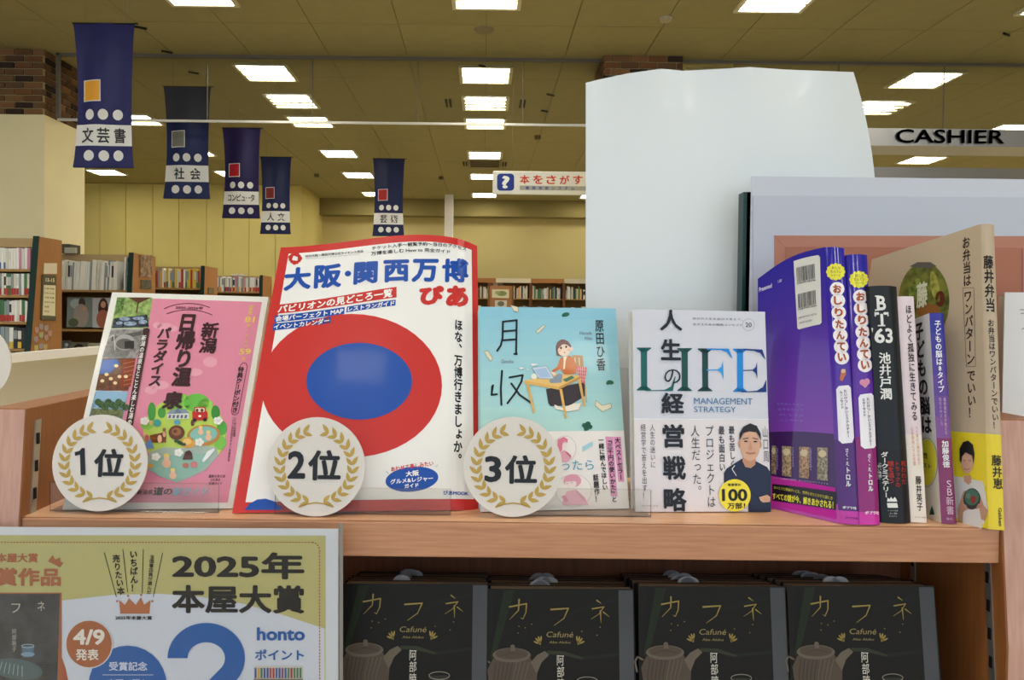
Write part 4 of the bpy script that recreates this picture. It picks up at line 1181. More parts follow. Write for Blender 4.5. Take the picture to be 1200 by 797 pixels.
for qd in ([(165, 50), (192, 58), (190, 74), (176, 70)], [(250, 138), (276, 116), (281, 122), (256, 146)], [(78, 205), (90, 203), (106, 228), (100, 238), (86, 222)], [(450, 368), (470, 385), (500, 378), (502, 392), (472, 406), (448, 386)]):
    A.poly(qd, '#e6dcc0', 5); A.line(qd, 1.2, '#8a8068', 6, closed=True)
# band
A.full('#efe8e4', 3, v0=0.625, v1=1.0)
A.zoom(600, 495, 6.929)
A.ell(430, 215, 88, 104, '#f3ebe6', 5); A.ring(430, 215, 88, 104, 2, '#9a8a88', 6)
A.poly([(360, 205), (372, 140), (420, 118), (452, 140), (448, 165), (410, 170), (405, 225), (385, 250)], '#dd7a96', 7); A.ell(425, 185, 22, 28, '#f2e2dc', 7)
A.poly([(375, 255), (420, 225), (460, 250), (480, 290), (440, 325), (400, 318)], '#e8a8b8', 7); A.poly([(430, 230), (478, 270), (476, 290), (436, 250)], '#d46a8a', 8)
A.ell(498, 555, 145, 132, '#f3ebe6', 5, a0=140, a1=400); A.ring(498, 555, 145, 132, 2, '#9a8a88', 6)
A.ell(488, 475, 72, 54, '#e6a0b4', 7); A.ell(475, 500, 46, 40, '#f4e4de', 8); A.poly([(415, 470), (480, 440), (545, 470), (520, 478), (440, 482)], '#e6a0b4', 9)
A.line([(440, 500), (450, 497)], 4, '#8a5a68', 10); A.line([(480, 492), (490, 490)], 4, '#8a5a68', 10)
A.poly([(405, 670), (440, 560), (520, 545), (590, 610), (620, 670)], '#eab2c2', 7); A.poly([(400, 600), (430, 590), (455, 640), (430, 650)], '#e090a8', 9); A.line([(520, 560), (590, 640)], 4, '#c87a94', 9)
A.txt('ったら', 395, 310, 662, 385, '#3f9ab8', 0.0, 9)
A.poly([(568, 200), (652, 155), (655, 190), (572, 240)], '#a8d4e0', 6)
A.poly([(756, 115), (820, 118), (855, 605), (800, 600)], '#e59ac0', 5); A.poly([(822, 118), (882, 118), (910, 482), (862, 482)], '#e59ac0', 5)
A.vt('大ベストセラー', 852, 124, 470, 44, '#2a2024', 0.05, 8, cx1=884)
A.vt('『三千円の使いかた』と', 786, 122, 650, 44, '#2a2024', 0.05, 8, cx1=830)
A.vt('一緒に読んでほしい', 718, 122, 552, 44, '#2a2024', 0.05, 8, cx1=755)
A.vt('話題作！', 676, 420, 650, 44, '#2a2024', 0.05, 8, cx1=694)
# desk drawing
A.zoom(590, 390, 7.247)
OR_, SK, WD = '#c9703a', '#f3d9c6', '#e0b060'
A.poly([(360, 480), (690, 420), (690, 540), (560, 620), (400, 625), (380, 600)], '#3a3238', 5)
A.poly([(430, 610), (500, 640), (600, 600), (660, 600), (640, 660), (540, 672), (440, 650)], '#efe6d6', 6); A.line([(440, 650), (540, 672), (640, 655), (660, 605)], 2.5, '#5a4438', 7)
A.poly([(580, 190), (670, 195), (682, 300), (600, 290)], '#b78a58', 5); A.line([(605, 215), (610, 280)], 6, '#efe6d6', 6); A.line([(640, 215), (645, 280)], 6, '#efe6d6', 6)
A.poly([(618, 285), (705, 295), (690, 440), (635, 400)], '#d8606a', 6)
for k in range(4): A.line([(625, 310 + k * 28), (700, 318 + k * 28)], 3, '#f0d8d4', 7); A.line([(632 + k * 18, 290), (640 + k * 16, 420)], 3, '#f0d8d4', 7)
A.line([(690, 430), (705, 590)], 8, WD, 5)
A.poly([(478, 220), (520, 200), (560, 195), (600, 230), (622, 300), (612, 350), (520, 362), (480, 310), (420, 340), (408, 322), (455, 290)], OR_, 7)
A.poly([(505, 205), (540, 200), (525, 240), (520, 310), (505, 312), (510, 240)], '#f0e0c0', 8)
A.ell(500, 125, 56, 68, '#8a6a68', 7, 8); A.poly([(446, 120), (450, 195), (490, 205), (480, 120)], '#8a6a68', 7)
A.ell(512, 150, 54, 50, SK, 9); A.poly([(446, 130), (470, 75), (515, 62), (498, 100), (462, 140)], '#8a6a68', 10); A.poly([(500, 70), (545, 72), (572, 110), (572, 130), (520, 90)], '#8a6a68', 10)
A.ell(486, 132, 8, 10, '#2a2424', 11); A.ell(530, 122, 8, 10, '#2a2424', 11); A.ell(516, 170, 6, 5, '#b05a50', 11); A.ell(575, 140, 14, 18, SK, 9); A.ell(475, 158, 12, 8, '#f0b8a4', 10); A.ell(550, 148, 12, 8, '#f0b8a4', 10)
A.poly([(172, 408), (455, 350), (655, 368), (470, 462)], '#e8c078', 8); A.poly([(172, 408), (470, 462), (468, 485), (176, 432)], WD, 8); A.poly([(470, 462), (655, 368), (652, 392), (468, 485)], '#c8944a', 8)
for (a, b, c_, d) in ((200, 435, 258, 682), (482, 480, 528, 730), (640, 400, 684, 628)): A.poly([(a - 10, b), (a + 14, b), (c_ + 10, d), (c_ - 8, d)], WD, 9); 
A.poly([(240, 300), (360, 282), (428, 392), (300, 392)], '#cfdcea', 10); A.line([(240, 300), (360, 282), (428, 392), (300, 392)], 2.5, '#6a7480', 11, closed=True); A.poly([(255, 315), (355, 298), (405, 380), (310, 382)], '#a9c2e0', 11)
A.ell(258, 372, 26, 24, '#e8e8d8', 10); A.poly([(385, 408), (470, 345), (500, 360), (490, 425), (400, 430)], '#8a98a8', 10); A.poly([(400, 330), (440, 340), (430, 365), (408, 350)], SK, 11)
A.poly([(500, 400), (580, 365), (600, 385), (530, 420)], '#4f7a58', 10)
for qd in ([(115, 305), (150, 292), (185, 300), (150, 312)], [(190, 312), (215, 308), (218, 318), (196, 320)], [(228, 262), (290, 262), (285, 275), (240, 285)]): A.poly(qd, '#f2f4f2', 6); A.line(qd, 1.5, '#7a98a4', 7, closed=True)
A.build('cover_print', bk3)

# ---- fourth: LIFE
q = [(741, 362), (896.5, 365.5), (903.5, 599.5), (744.5, 600)]
bk4, P = leaning_book('book', q, 4.5, 0.016, 'white business book lettered LIFE with a portrait of a person in navy', 'book', '#d2d4de', rough=0.22, coat=0.4)
A = Art(P, 0.22, 0.4)
A.full('#e2dcdf', 1, v0=0.545, v1=1.0)
A.line([(742.5, 491), (900.5, 491.5)], 0.6, '#fafafa', 3)
A.zoom(730, 350, 6.133)
y0, y1 = 352, 668
def serif_stem(x0, x1, ya, yb, c, ext=26):
    A.poly([(x0, ya), (x1, ya), (x1 + 2, yb), (x0 + 2, yb)], c, 4)
    for yy, s_ in ((ya, 1), (yb, -1)):
        A.poly([(x0 - ext, yy), (x1 + ext, yy), (x1 + ext, yy + 6 * s_), (x1, yy + 30 * s_), (x0, yy + 30 * s_), (x0 - ext, yy + 6 * s_)], c, 4)
T1, T2, T3, T4, T5 = '#0b5f5c', '#0a4a48', '#083c3e', '#1a86d8', '#0f2f7c'
serif_stem(128, 172, 352, 660, T1, 30); A.poly([(160, 652), (190, 658), (300, 656), (345, 630), (372, 560), (378, 560), (358, 664), (160, 664)], T1, 4)
serif_stem(420, 464, 356, 664, T2, 30)
serif_stem(568, 610, 358, 666, T3, 32)
A.poly([(600, 358), (760, 360), (786, 432), (776, 425), (745, 385), (700, 370), (600, 368)], T4, 5); A.poly([(600, 510), (680, 508), (706, 490), (718, 445), (722, 585), (706, 535), (680, 517), (600, 517)], '#2f9ae0', 5)
serif_stem(818, 862, 360, 670, T4, 28)
A.poly([(862, 360), (1000, 366), (1024, 440), (1014, 430), (985, 392), (940, 376), (862, 370)], T5, 5); A.poly([(862, 513), (930, 511), (952, 494), (962, 455), (964, 580), (952, 536), (930, 519), (862, 520)], T5, 5)
A.poly([(850, 662), (900, 666), (960, 662), (1005, 635), (1028, 580), (1030, 672), (850, 673)], T5, 5)
KK = '#17181c'
for g_, qd, bo in (('人', (258, 76, 428, 236), 0.035), ('生', (265, 286, 418, 448), 0.05), ('の', (294, 506, 414, 612), 0.0), ('経', (268, 672, 442, 830), 0.05)):
    A.txt(g_, *qd, KK, bo, 9)
A.zoom(730, 470, 5.694)
for g_, qd in (('営', (258, 150, 412, 315)), ('戦', (260, 362, 422, 528)), ('略', (266, 575, 428, 738))): A.txt(g_, *qd, KK, 0.05, 9)
A.txt('MANAGEMENT', 470, 0, 858, 18, '#3f7aa8', 0, 5) if False else None
A.zoom(720, 340, 2.846)
A.txt('MANAGEMENT', 265, 359, 460, 382, '#3a74a4', 0.0, 5); A.txt('STRATEGY', 265, 388, 405, 408, '#3a74a4', 0.0, 5)
A.txt('自分の人生を自分で考えて、', 261, 91, 426, 102, '#4a4a54', 0.0, 5); A.txt('生きるための戦略コンセプト', 261, 110, 426, 121, '#4a4a54', 0.0, 5)
A.ring(446, 116, 20, 20, 0.9, '#7a7a84', 5); A.txt('20', 436, 108, 457, 124, '#3a3a44', 0.0, 5)
A.zoom(730, 470, 5.694)
A.vt('人生の迷いに', 195, 152, 448, 36, '#4a4648', 0.0, 5, cx1=200); A.vt('経営学で答えを出す！', 134, 152, 656, 36, '#4a4648', 0.0, 5, cx1=146)
A.txt('ダイヤモンド社', 126, 692, 232, 706, '#6a6668', 0.0, 5)
A.vt('人生だった。', 478, 160, 640, 62, '#333136', 0.0, 5, cx1=498); A.vt('プロジェクトは', 574, 160, 712, 60, '#333136', 0.0, 5, cx1=590)
A.vt('最も面白い', 655, 165, 470, 42, '#2a282c', 0.025, 5, cx1=662); A.vt('最も苦しく、', 722, 165, 505, 42, '#2a282c', 0.025, 5, cx1=735)
A.vt('山口周', 945, 165, 410, 40, '#5a565c', 0.0, 5, cx1=957)
# portrait
NV_ = '#1d2742'; SK2, SK3 = '#d6a88a', '#c08c6e'
A.poly([(672, 480), (690, 450), (790, 385), (880, 398), (960, 440), (985, 480), (985, 738), (835, 738), (835, 600), (672, 560)], NV_, 6)
A.poly([(800, 370), (885, 385), (880, 425), (850, 447), (815, 440), (795, 400)], SK3, 7)
A.ell(846, 295, 66, 104, SK2, 8); A.ell(778, 285, 12, 26, SK3, 7); A.ell(912, 290, 10, 24, SK3, 7)
A.poly([(772, 262), (775, 215), (800, 172), (845, 148), (890, 165), (915, 215), (918, 268), (905, 235), (885, 208), (840, 202), (800, 212), (785, 240)], '#1c191b', 10)
A.line([(798, 252), (832, 246)], 5, '#3a2a26', 11); A.line([(862, 246), (896, 254)], 5, '#3a2a26', 11)
A.ell(816, 268, 13, 5, '#2c2020', 11); A.ell(880, 270, 13, 5, '#2c2020', 11)
A.poly([(846, 262), (860, 318), (850, 328), (832, 322)], '#c9977a', 10); A.line([(818, 345), (848, 352), (878, 346)], 6, '#a8584c', 11); A.line([(822, 338), (850, 343), (876, 339)], 2, '#8a4038', 12)
A.poly([(905, 640), (960, 625), (980, 640), (978, 672), (930, 676), (912, 660)], SK2, 9); A.line([(930, 645), (976, 650)], 2, SK3, 10); A.line([(932, 656), (976, 660)], 2, SK3, 10)
A.line([(700, 640), (840, 600), (905, 650)], 2.5, '#0f1830', 8); A.line([(835, 560), (850, 735)], 2.5, '#0f1830', 8)
A.line([(742, 430), (724, 452), (752, 496)], 5, '#e8e6ea', 11)
A.ell(742, 628, 106, 108, '#f2e03c', 13, n=36)
A.txt('著書累計', 694, 548, 784, 566, '#3a3420', 0.03, 15); A.txt('100', 652, 582, 828, 668, '#14120c', 0.05, 15); A.txt('万部！', 690, 676, 812, 718, '#14120c', 0.04, 15)
A.build('cover_print', bk4)

# ================================================================== STANDING BOOKS AT THE RIGHT
def floor_pt(x, y): return onz(x, y, ZS + 0.0008)
def standing_book(Mb, Mt, DMt, Rb, Rt, DRt, Lb, Lt, label, spine_bands, cover_bands, page='#d9d2bf', bulge=0.0025, rough=0.22, coat=0.6, warp=None, cat='book'):
    """M = edge shared by cover and spine, R = right spine edge (pixels + top depth); Lb, Lt = far cover corners (3D)"""
    PMb, PRb = floor_pt(*Mb), floor_pt(*Rb)
    PMt, PRt = at(*Mt, DMt), at(*Rt, DRt)
    r = empty('book', (PMb + PRb) / 2, label, cat)
    off = PRb - PMb; offt = PRt - PMt
    pn = (PMt - PMb).cross(Lb - PMb).normalized()
    Lt = onplane(*(proj(Lt) if not isinstance(Lt, tuple) else Lt), PMb, pn)
    Qb, Qt = Lb + off, Lt + offt
    up = Vector((0, 0, 0.003))
    pg = MB(); pgm = pm(page, 0.8)
    def ins(p, c, k=0.06): return p + (c - p) * k
    cb = (PMb + PRb + Lb + Qb) / 4; ct = (PMt + PRt + Lt + Qt) / 4
    bot = [ins(p, cb) + up for p in (Lb, PMb, PRb, Qb)]; top = [ins(p, ct) - up for p in (Lt, PMt, PRt, Qt)]
    pg.hexa(bot, top, pgm); pg.build('pages', r)
    # spine
    qs = [Mt, Rt, Rb, Mb]
    SP = Patch(qs, [PMt, PRt, PRb, PMb], (lambda u, v: (0.0, bulge * 4 * u * (1 - u))) if bulge else None)
    cq = [proj(Lt), Mt, Mb, proj(Lb)]
    CP = Patch(cq, [Lt, PMt, PMb, Lb], warp)
    cv = MB()
    def sheet(P, bands, nu):
        for v0, v1, c in bands:
            vs, fs = P.grid(nu, max(1, round(14 * (v1 - v0))), 0.0, v0=v0, v1=v1)
            cv.add(vs, fs, pm(c, rough, coat) if isinstance(c, str) else c)
    sheet(SP, spine_bands, 28); sheet(CP, cover_bands, 28)
    # right hand cover
    cv.add([PRt, Qt, Qb, PRb], [(0, 1, 2, 3)], pm(spine_bands[0][2], rough, coat) if isinstance(spine_bands[0][2], str) else spine_bands[0][2])
    cv.build('cover', r)
    return r, SP, CP
def grad(c0, c1, v0, v1, n=10):
    h = lambda c: [int(c[i:i + 2], 16) for i in (1, 3, 5)]
    a, b = h(c0), h(c1); o = []
    for i in range(n):
        t = i / (n - 1); o.append((v0 + (v1 - v0) * i / n, v0 + (v1 - v0) * (i + 1) / n, '#%02x%02x%02x' % tuple(int(p * (1 - t) + q * t) for p, q in zip(a, b))))
    return o

# A, B: purple picture-story books
Lb = floor_pt(888, 592); Lt = at(888, 327, 0.80)
spA = grad('#2f2a9c', '#5a2a9c', 0.0, 0.71, 24) + [(0.71, 0.955, '#4a1a6e'), (0.955, 1, '#b82a9c')]
cvA = grad('#332c96', '#7a3aa6', 0.0, 0.69, 28) + [(0.69, 0.935, '#3c1a58'), (0.935, 1, '#b23aa6')]
bA, SPA, CPA = standing_book((983, 613.5), (965, 290), 0.735, (1007, 615), (989, 291), 0.73, Lb, Lt,
    'glossy purple book showing its cover with a white double barcode sticker', spA, cvA, page='#b82a9c', rough=0.12, coat=1.0,
    warp=lambda u, v: (0.006 * math.sin(math.pi * u) * (1 - v), 0.0), bulge=0.003)
A = Art(CPA, 0.25, 0.6); A.zoom(870, 240, 3.624)
A.poly([(218, 240), (322, 214), (330, 222), (337, 500), (330, 508), (240, 530), (234, 524)], '#d4d2cc', 2)
rn = random.Random(5)
for (xa, ya, xb, yb_, h) in ((230, 268, 308, 250, 62), (236, 380, 312, 362, 60)):
    t = 0
    while t < 1:
        w_ = rn.choice([0.015, 0.03, 0.02]); x = xa + (xb - xa) * t; y = ya + (yb_ - ya) * t; x2 = xa + (xb - xa) * (t + w_); y2 = ya + (yb_ - ya) * (t + w_)
        A.poly([(x, y), (x2, y2), (x2 + 3, y2 + h), (x + 3, y + h)], '#26262c', 4); t += w_ + rn.choice([0.015, 0.03, 0.02])
A.txtq('9784591182796', [(233, 332), (312, 316), (312, 324), (233, 340)], '#3a3a40', 0.02, 4)
A.txtq('1928793013004', [(238, 442), (316, 424), (316, 432), (238, 450)], '#3a3a40', 0.02, 4)
A.txtq('ISBN978-4-591-18279-6', [(240, 478), (316, 460), (316, 467), (240, 485)], '#4a4a50', 0.0, 4); A.txtq('C8793 ¥1300E', [(242, 500), (296, 488), (296, 494), (242, 506)], '#4a4a50', 0.0, 4)
A.txtq('Presented', [(72, 352), (126, 334), (126, 352), (72, 372)], '#d8d0e8', 0.04, 4)
A.txtq('1,300', [(152, 320), (168, 315), (168, 330), (152, 334)], '#c8c4e0', 0.03, 4)
A.zoom(880, 410, 3.793)
for k, t in enumerate(('だれもしらない', 'なぞをおって', 'かいとうが', 'うごきだす')): A.txtq(t, [(118 + k * 4, 236 + k * 24), (235, 240 + k * 24), (235, 250 + k * 24), (118 + k * 4, 246 + k * 24)], '#8a7ad0', 0.0, 4)
for k, (x, c) in enumerate(((92, '#8a7460'), (140, '#9a8468'), (216, '#9a7c64'), (296, '#8c8474'))):
    wd_ = 22 if k == 0 else 38 + 3 * k
    A.poly([(x, 425 + k * 3), (x + wd_, 427 + k * 3), (x + wd_, 556 + k * 9), (x, 550 + k * 9)], pm(c, 0.3, 0.5, noise=0.6, scale=500), 4)
    A.ell(x + wd_ / 2, 450 + k * 4, wd_ * .38, 16, '#cdbf9c', 6, n=14)
for k in range(5): A.vt('ものがたりがひろがる', 188 + 76 * (k % 3) if k < 3 else 118 + 150 * (k - 3), 432 + k, 520 + k * 4, 9, '#b8a8d0', 0.0, 4)
A.txtq('シリーズ最新刊登場！おしりたんていファイル', [(100, 566), (346, 592), (346, 600), (100, 573)], '#b8a8d0', 0.0, 4)
A.poly([(96, 596), (380, 632), (380, 712), (96, 670)], '#1c1420', 3)
A.txtq('かいとうと探偵がいどむ、世界をまたにかけた謎とき', [(104, 604), (364, 652), (364, 668), (104, 618)], '#c8c040', 0.02, 5)
A.txtq('すべての謎が今、解きあかされる！', [(98, 634), (368, 672), (368, 708), (98, 664)], '#e8e040', 0.05, 5)
A.build('cover_print', bA)
def spineA(SP, par, dx, dy, tone):
    A = Art(SP, 0.25, 0.5); A.lay = 2
    A.zoom(870 + dx, 240 + dy, 3.624)
    for k in range(12):
        A.ell(396 + 31 * math.cos(k * .5236), 285 + 27 * math.sin(k * .5236), 10, 10, '#e4dc3c', 2, n=10)
    A.ell(396, 285, 33, 30, '#e8e04a', 3)
    A.txt('おしり', 378, 262, 416, 276, '#5a7a20', 0.03, 5); A.txt('たんてい', 374, 278, 420, 292, '#5a7a20', 0.03, 5); A.txt('シリーズ', 376, 294, 416, 307, '#5a7a20', 0.03, 5)
    for kk, g_ in enumerate('おしりたんてい'):
        yc = 358 + kk * 50 + (0 if kk < 4 else -3 * (kk - 3)); xc = 402 + kk * 3.4
        A.ell(xc, yc, 31, 30, '#efe9ea', 2, n=16)
    for kk, g_ in enumerate('おしりたんてい'):
        yc = 358 + kk * 50 + (0 if kk < 4 else -3 * (kk - 3)); xc = 402 + kk * 3.4
        A.txt(g_, xc - 20, yc - 20, xc + 20, yc + 20, '#a8502c', 0.07, 5)
    return A
A = spineA(SPA, bA, 0, 0, 0)
A.zoom(870, 430, 3.624)
A.poly([(418, 18), (436, 8), (440, 30), (424, 62), (412, 56)], '#b86a4a', 3); A.ell(428, 18, 10, 9, '#d8b090', 5)
A.poly([(398, 96), (408, 82), (450, 78), (460, 90), (474, 300), (466, 322), (424, 326), (408, 312)], '#e8e4ec', 3)
A.vt('たいけつ！かいとうアカデミー', 436, 96, 300, 15, '#2a2440', 0.035, 5, cx1=450); A.vt('ムーンサイド', 418, 100, 180, 14, '#2a2440', 0.035, 5, cx1=424)
A.vt('さく・え', 443, 345, 420, 17, '#e8e4ec', 0.03, 5, cx1=446); A.vt('トロル', 447, 425, 510, 22, '#e8e4ec', 0.05, 5, cx1=450)
A.txt('ポプラ社', 424, 590, 484, 606, '#f0ecf4', 0.04, 5); A.txt('ポプラ社', 434, 636, 492, 648, '#4a1a6e', 0.04, 5)
A.build('spine_print', bA)
dv = at(888, 327, .80)
PMbB = floor_pt(1007.3, 615); LbB = PMbB + (Lb - floor_pt(983, 613.5)); 
MtB = at(991.5, 299, 0.733); LtB = MtB + (Lt - at(965, 290, 0.735))
spB = grad('#2f2a9c', '#6a2a9c', 0.0, 0.69) + [(0.69, 0.955, '#8a1a6e'), (0.955, 1, '#c82a9c')]
bB, SPB, CPB = standing_book((1007.3, 615), (991.5, 299), 0.733, (1031, 615), (1016, 299), 0.733, LbB, LtB,
    'thin purple book with magenta foot, right of the book with the barcode sticker', spB, [(0, 1, '#332c96')], page='#b82a9c', rough=0.15, coat=0.9, bulge=0.003)
A = spineA(SPB, bB, 27, 9, 0)
A.zoom(870, 430, 3.624)
A.ell(510, 66, 13, 13, '#d890b0', 3); A.ell(528, 62, 12, 13, '#d890b0', 3); A.poly([(498, 70), (540, 68), (520, 90)], '#d890b0', 3)
A.poly([(492, 132), (500, 118), (546, 112), (556, 122), (566, 335), (558, 345), (518, 348), (502, 336)], '#e8e4ec', 3)
A.vt('たいけつ！かいとうアカデミー', 532, 130, 335, 15, '#2a2440', 0.035, 5, cx1=544); A.vt('スターサイド', 513, 134, 212, 14, '#2a2440', 0.035, 5, cx1=518)
A.vt('さく・え', 537, 368, 445, 17, '#e8e4ec', 0.03, 5, cx1=539); A.vt('トロル', 541, 450, 530, 22, '#e8e4ec', 0.05, 5, cx1=544)
A.txt('ポプラ社', 518, 612, 578, 627, '#f0ecf4', 0.04, 5)
A.build('spine_print', bB)

# C: black
def simple(Mb, Mt, Rb, Rt, back, dt, **k):
    PMb = floor_pt(*Mb); PMt = at(*Mt, PMb.y + dt)
    Lb = PMb + Vector(back); Lt = PMt + Vector(back)
    return standing_book(Mb, Mt, PMb.y + dt, Rb, Rt, floor_pt(*Rb).y + dt, Lb, Lt, **k)
bC, SPC, _ = simple((1031.3, 612), (1018.5, 335.5), (1067, 612.3), (1050.5, 336), (-0.022, 0.070, 0), 0.03, label="thick black book lettered BT '63 in white serif capitals, right of the purple books",
    spine_bands=[(0, .70, '#1a1c1e'), (.70, 1, '#141416')], cover_bands=[(0, 1, '#1a1c1e')], rough=0.3, coat=0.3, bulge=0.0045)
A = Art(SPC, 0.4, 0.2)
WT = '#e2e2de'
def block_B(x0, y0, x1, y1, g_, b=0.03): A.txt(g_, x0, y0, x1, y1, WT, b, 3)
A.zoom(870, 240, 3.624)
block_B(566, 386, 611, 450, 'B', 0.05); block_B(562, 456, 618, 516, 'T', 0.04); block_B(556, 524, 640, 590, '63', 0.05)
A.rect(562, 386, 580, 391, WT, 3); A.rect(562, 445, 580, 450, WT, 3); A.rect(574, 511, 606, 516, WT, 3); A.rect(560, 456, 566, 474, WT, 3); A.rect(614, 456, 620, 474, WT, 3)
A.poly([(547, 524), (554, 524), (551, 544)], WT, 3)
A.vt('池井戸潤', 604, 626, 828, 48, WT, 0.035, 3, cx1=612)
A.zoom(870, 430, 3.624)
A.vt('ダークミステリー', 602, 360, 556, 26, WT, 0.04, 3, cx1=610); A.vt('「白い時間」', 580, 400, 485, 13, WT, 0.0, 3, cx1=583)
A.vt('呪われた', 682, 398, 500, 25, '#a83026', 0.04, 3, cx1=685); A.vt('トラックの', 655, 400, 512, 22, '#a83026', 0.04, 3, cx1=660); A.vt('謎を追う', 628, 398, 496, 25, '#a83026', 0.04, 3, cx1=632)
A.poly([(613, 578), (656, 578), (660, 598), (616, 598)], WT, 3); A.poly([(613, 572), (616, 555), (624, 562), (630, 552), (638, 562), (646, 552), (652, 560), (657, 572)], WT, 3)
for k, t in enumerate(('ハルキ文庫', '上巻', 'ミステリ')): A.txt(t, 616 + k * 3, 606 + k * 12, 660 - k * 3, 614 + k * 12, '#b8b8b4', 0.0, 3)
A.build('spine_print', bC)
# D: pale pink
bD, SPD, _ = simple((1067.6, 612), (1051.5, 347.5), (1086, 612.7), (1070.6, 347.6), (-0.018, 0.072, 0), 0.028, label='slim pale pink book with small dark vertical title, right of the black book',
    spine_bands=[(0, .62, '#ddcdd2'), (.62, 1, '#e6dcd0')], cover_bands=[(0, 1, '#ddcdd2')], rough=0.35, coat=0.3, bulge=0.0015)
A = Art(SPD, 0.4, 0.2); DK = '#33282c'
A.zoom(870, 240, 3.624)
A.vt('ほどよく孤独に生きてみる', 704, 424, 918, 28, DK, 0.03, 3, cx1=732)
A.zoom(870, 430, 3.624)
A.vt('心を自由にする言葉', 720, 254, 420, 12, '#c87a70', 0.0, 3, cx1=731); A.vt('九十歳の心療内科医が', 739, 250, 418, 12, '#c87a70', 0.0, 3, cx1=750)
A.vt('藤井英子', 746, 462, 612, 27, DK, 0.03, 3, cx1=754); A.txt('サンマーク出版', 730, 634, 778, 643, DK, 0.0, 3)
A.build('spine_print', bD)
# E: child brain book
PMb = floor_pt(1103, 613.5); Lb2 = Vector((0.4130, 0.738, ZS + 0.0008)); Mt2 = at(1089, 367, PMb.y + 0.022); Lt2 = at(1066, 376, Lb2.y + 0.022)
spE = grad('#2a2a92', '#7a4a90', 0.0, 0.6, 6) + [(0.6, 1, '#7c2c5c')]
bE, SPE, CPE = standing_book((1103, 613.5), (1089, 367), PMb.y + 0.022, (1121, 614), (1105.5, 367), PMb.y + 0.022, Lb2, Lt2,
    'small book with a blue to maroon spine, right of the pale pink book', spE, [(0, .62, '#d4d4d8'), (.62, 1, '#dcd8cc')], rough=0.2, coat=0.7, bulge=0.0015)
A = Art(CPE, 0.35, 0.3); A.zoom(870, 240, 3.624)
A.vt('子どもの脳は', 757, 500, 1000, 44, '#16161c', 0.055, 3, cx1=771) if False else None
A.zoom(0, 0, 1)
A.vt('子どもの脳は', 1077, 377, 509, 12, '#16161c', 0.055, 3, cx1=1087)
A.zoom(870, 430, 3.624)
A.ell(785, 405, 40, 98, '#d8d03a', 3); A.ring(785, 405, 46, 104, 2, '#6a6a5a', 4)
A.txt('性', 772, 362, 792, 392, '#2a2a20', 0.03, 6); A.txt('スト', 770, 405, 806, 435, '#2a2a20', 0.03, 6)
A.poly([(808, 588), (818, 620), (798, 620)], '#1f5a40', 5); A.poly([(808, 600), (820, 628), (796, 628)], '#1f5a40', 5)
A.build('cover_print', bE)
A = Art(SPE, 0.35, 0.3); A.zoom(870, 240, 3.624)
A.vt('子どもの脳は', 828, 490, 682, 28, '#eceaf0', 0.035, 3, cx1=836); A.vt('8', 838, 682, 708, 24, '#eceaf0', 0.035, 3); A.vt('タイプ', 839, 708, 798, 27, '#eceaf0', 0.035, 3, cx1=844)
A.zoom(870, 430, 3.624)
A.vt('最新脳科学が教える', 858, 130, 288, 12, '#c8a8c8', 0.0, 3, cx1=864); A.vt('個性の伸ばし方', 838, 130, 250, 11, '#b090c0', 0.0, 3, cx1=846)
A.vt('加藤俊徳', 860, 312, 428, 30, '#eceaf0', 0.03, 3, cx1=866)
A.txt('S', 866, 482, 886, 512, '#d8b8c8', 0.0, 3); A.txt('B', 868, 516, 890, 546, '#d8b8c8', 0.0, 3); A.vt('新書', 880, 550, 628, 34, '#d8b8c8', 0.0, 3, cx1=883); A.txt('SB Cr.', 866, 640, 894, 650, '#d8b8c8', 0.0, 3)
A.build('spine_print', bE)
# F: tan cook book
PMb = floor_pt(1158, 620)
Lb3 = Vector((0.388, 0.785, ZS + 0.0008)); Lt3 = at(1018, 305, 0.81)
TAN = '#b7a48a'
bF, SPF, CPF = standing_book((1158, 620), (1149, 262.5), 0.715, (1177, 621.5), (1164.7, 263.5), 0.712, Lb3, Lt3,
    'tall tan cookbook with a yellow band showing a person holding a bowl', [(0, .70, '#b9a78e'), (.70, 1, '#e0c928')], [(0, .70, TAN), (.70, 1, '#e0c928')], rough=0.25, coat=0.6, bulge=0.002)
A = Art(CPF, 0.3, 0.4); A.zoom(870, 240, 3.624)
A.ell(772, 410, 108, 165, pm('#3f4a20', 0.3, 0.3, scale=90, h2='#7a7a34'), 3, n=40)
A.poly([(712, 262), (745, 244), (800, 244), (828, 262), (800, 268), (740, 268)], '#5a5450', 5)
A.ell(735, 360, 22, 50, pm('#6a7a30', 0.3, 0.3, noise=.5, scale=200), 6, 20); A.ell(820, 350, 18, 70, pm('#8a8a3c', 0.3, 0.3, noise=.4, scale=200), 6, -10); A.ell(790, 450, 50, 30, '#8a5a2a', 5); A.ell(700, 440, 20, 40, '#3a4a1c', 6); A.ell(842, 400, 20, 34, '#5a2a18', 6)
A.txt('藤', 742, 332, 790, 436, '#cfcfb0', 0.05, 9)
A.zoom(0, 0, 1)
TX = '#3a2c20'
A.vt('お弁当は', 1132.3, 277, 336, 9.2, TX, 0.03, 4, cx1=1134)
A.vt('ワンパターン', 1134.3, 340, 428, 9, TX, 0.03, 4, cx1=1138)
A.line([(1128.5, 337.5), (1141.5, 337.2), (1143.5, 429.5), (1133, 430), (1128.5, 337.5)], 0.5, '#6a5844', 4)
A.vt('でいい！', 1138.2, 433, 491, 9.2, TX, 0.03, 4, cx1=1139.5)
A.zoom(1020, 480, 4.983)
A.poly([(520, 430), (560, 405), (600, 408), (665, 435), (690, 600), (650, 660), (655, 695), (545, 672), (538, 640), (510, 590)], '#d2ccc8', 4)
A.poly([(548, 385), (590, 385), (592, 425), (575, 440), (550, 420)], '#b98a70', 5)
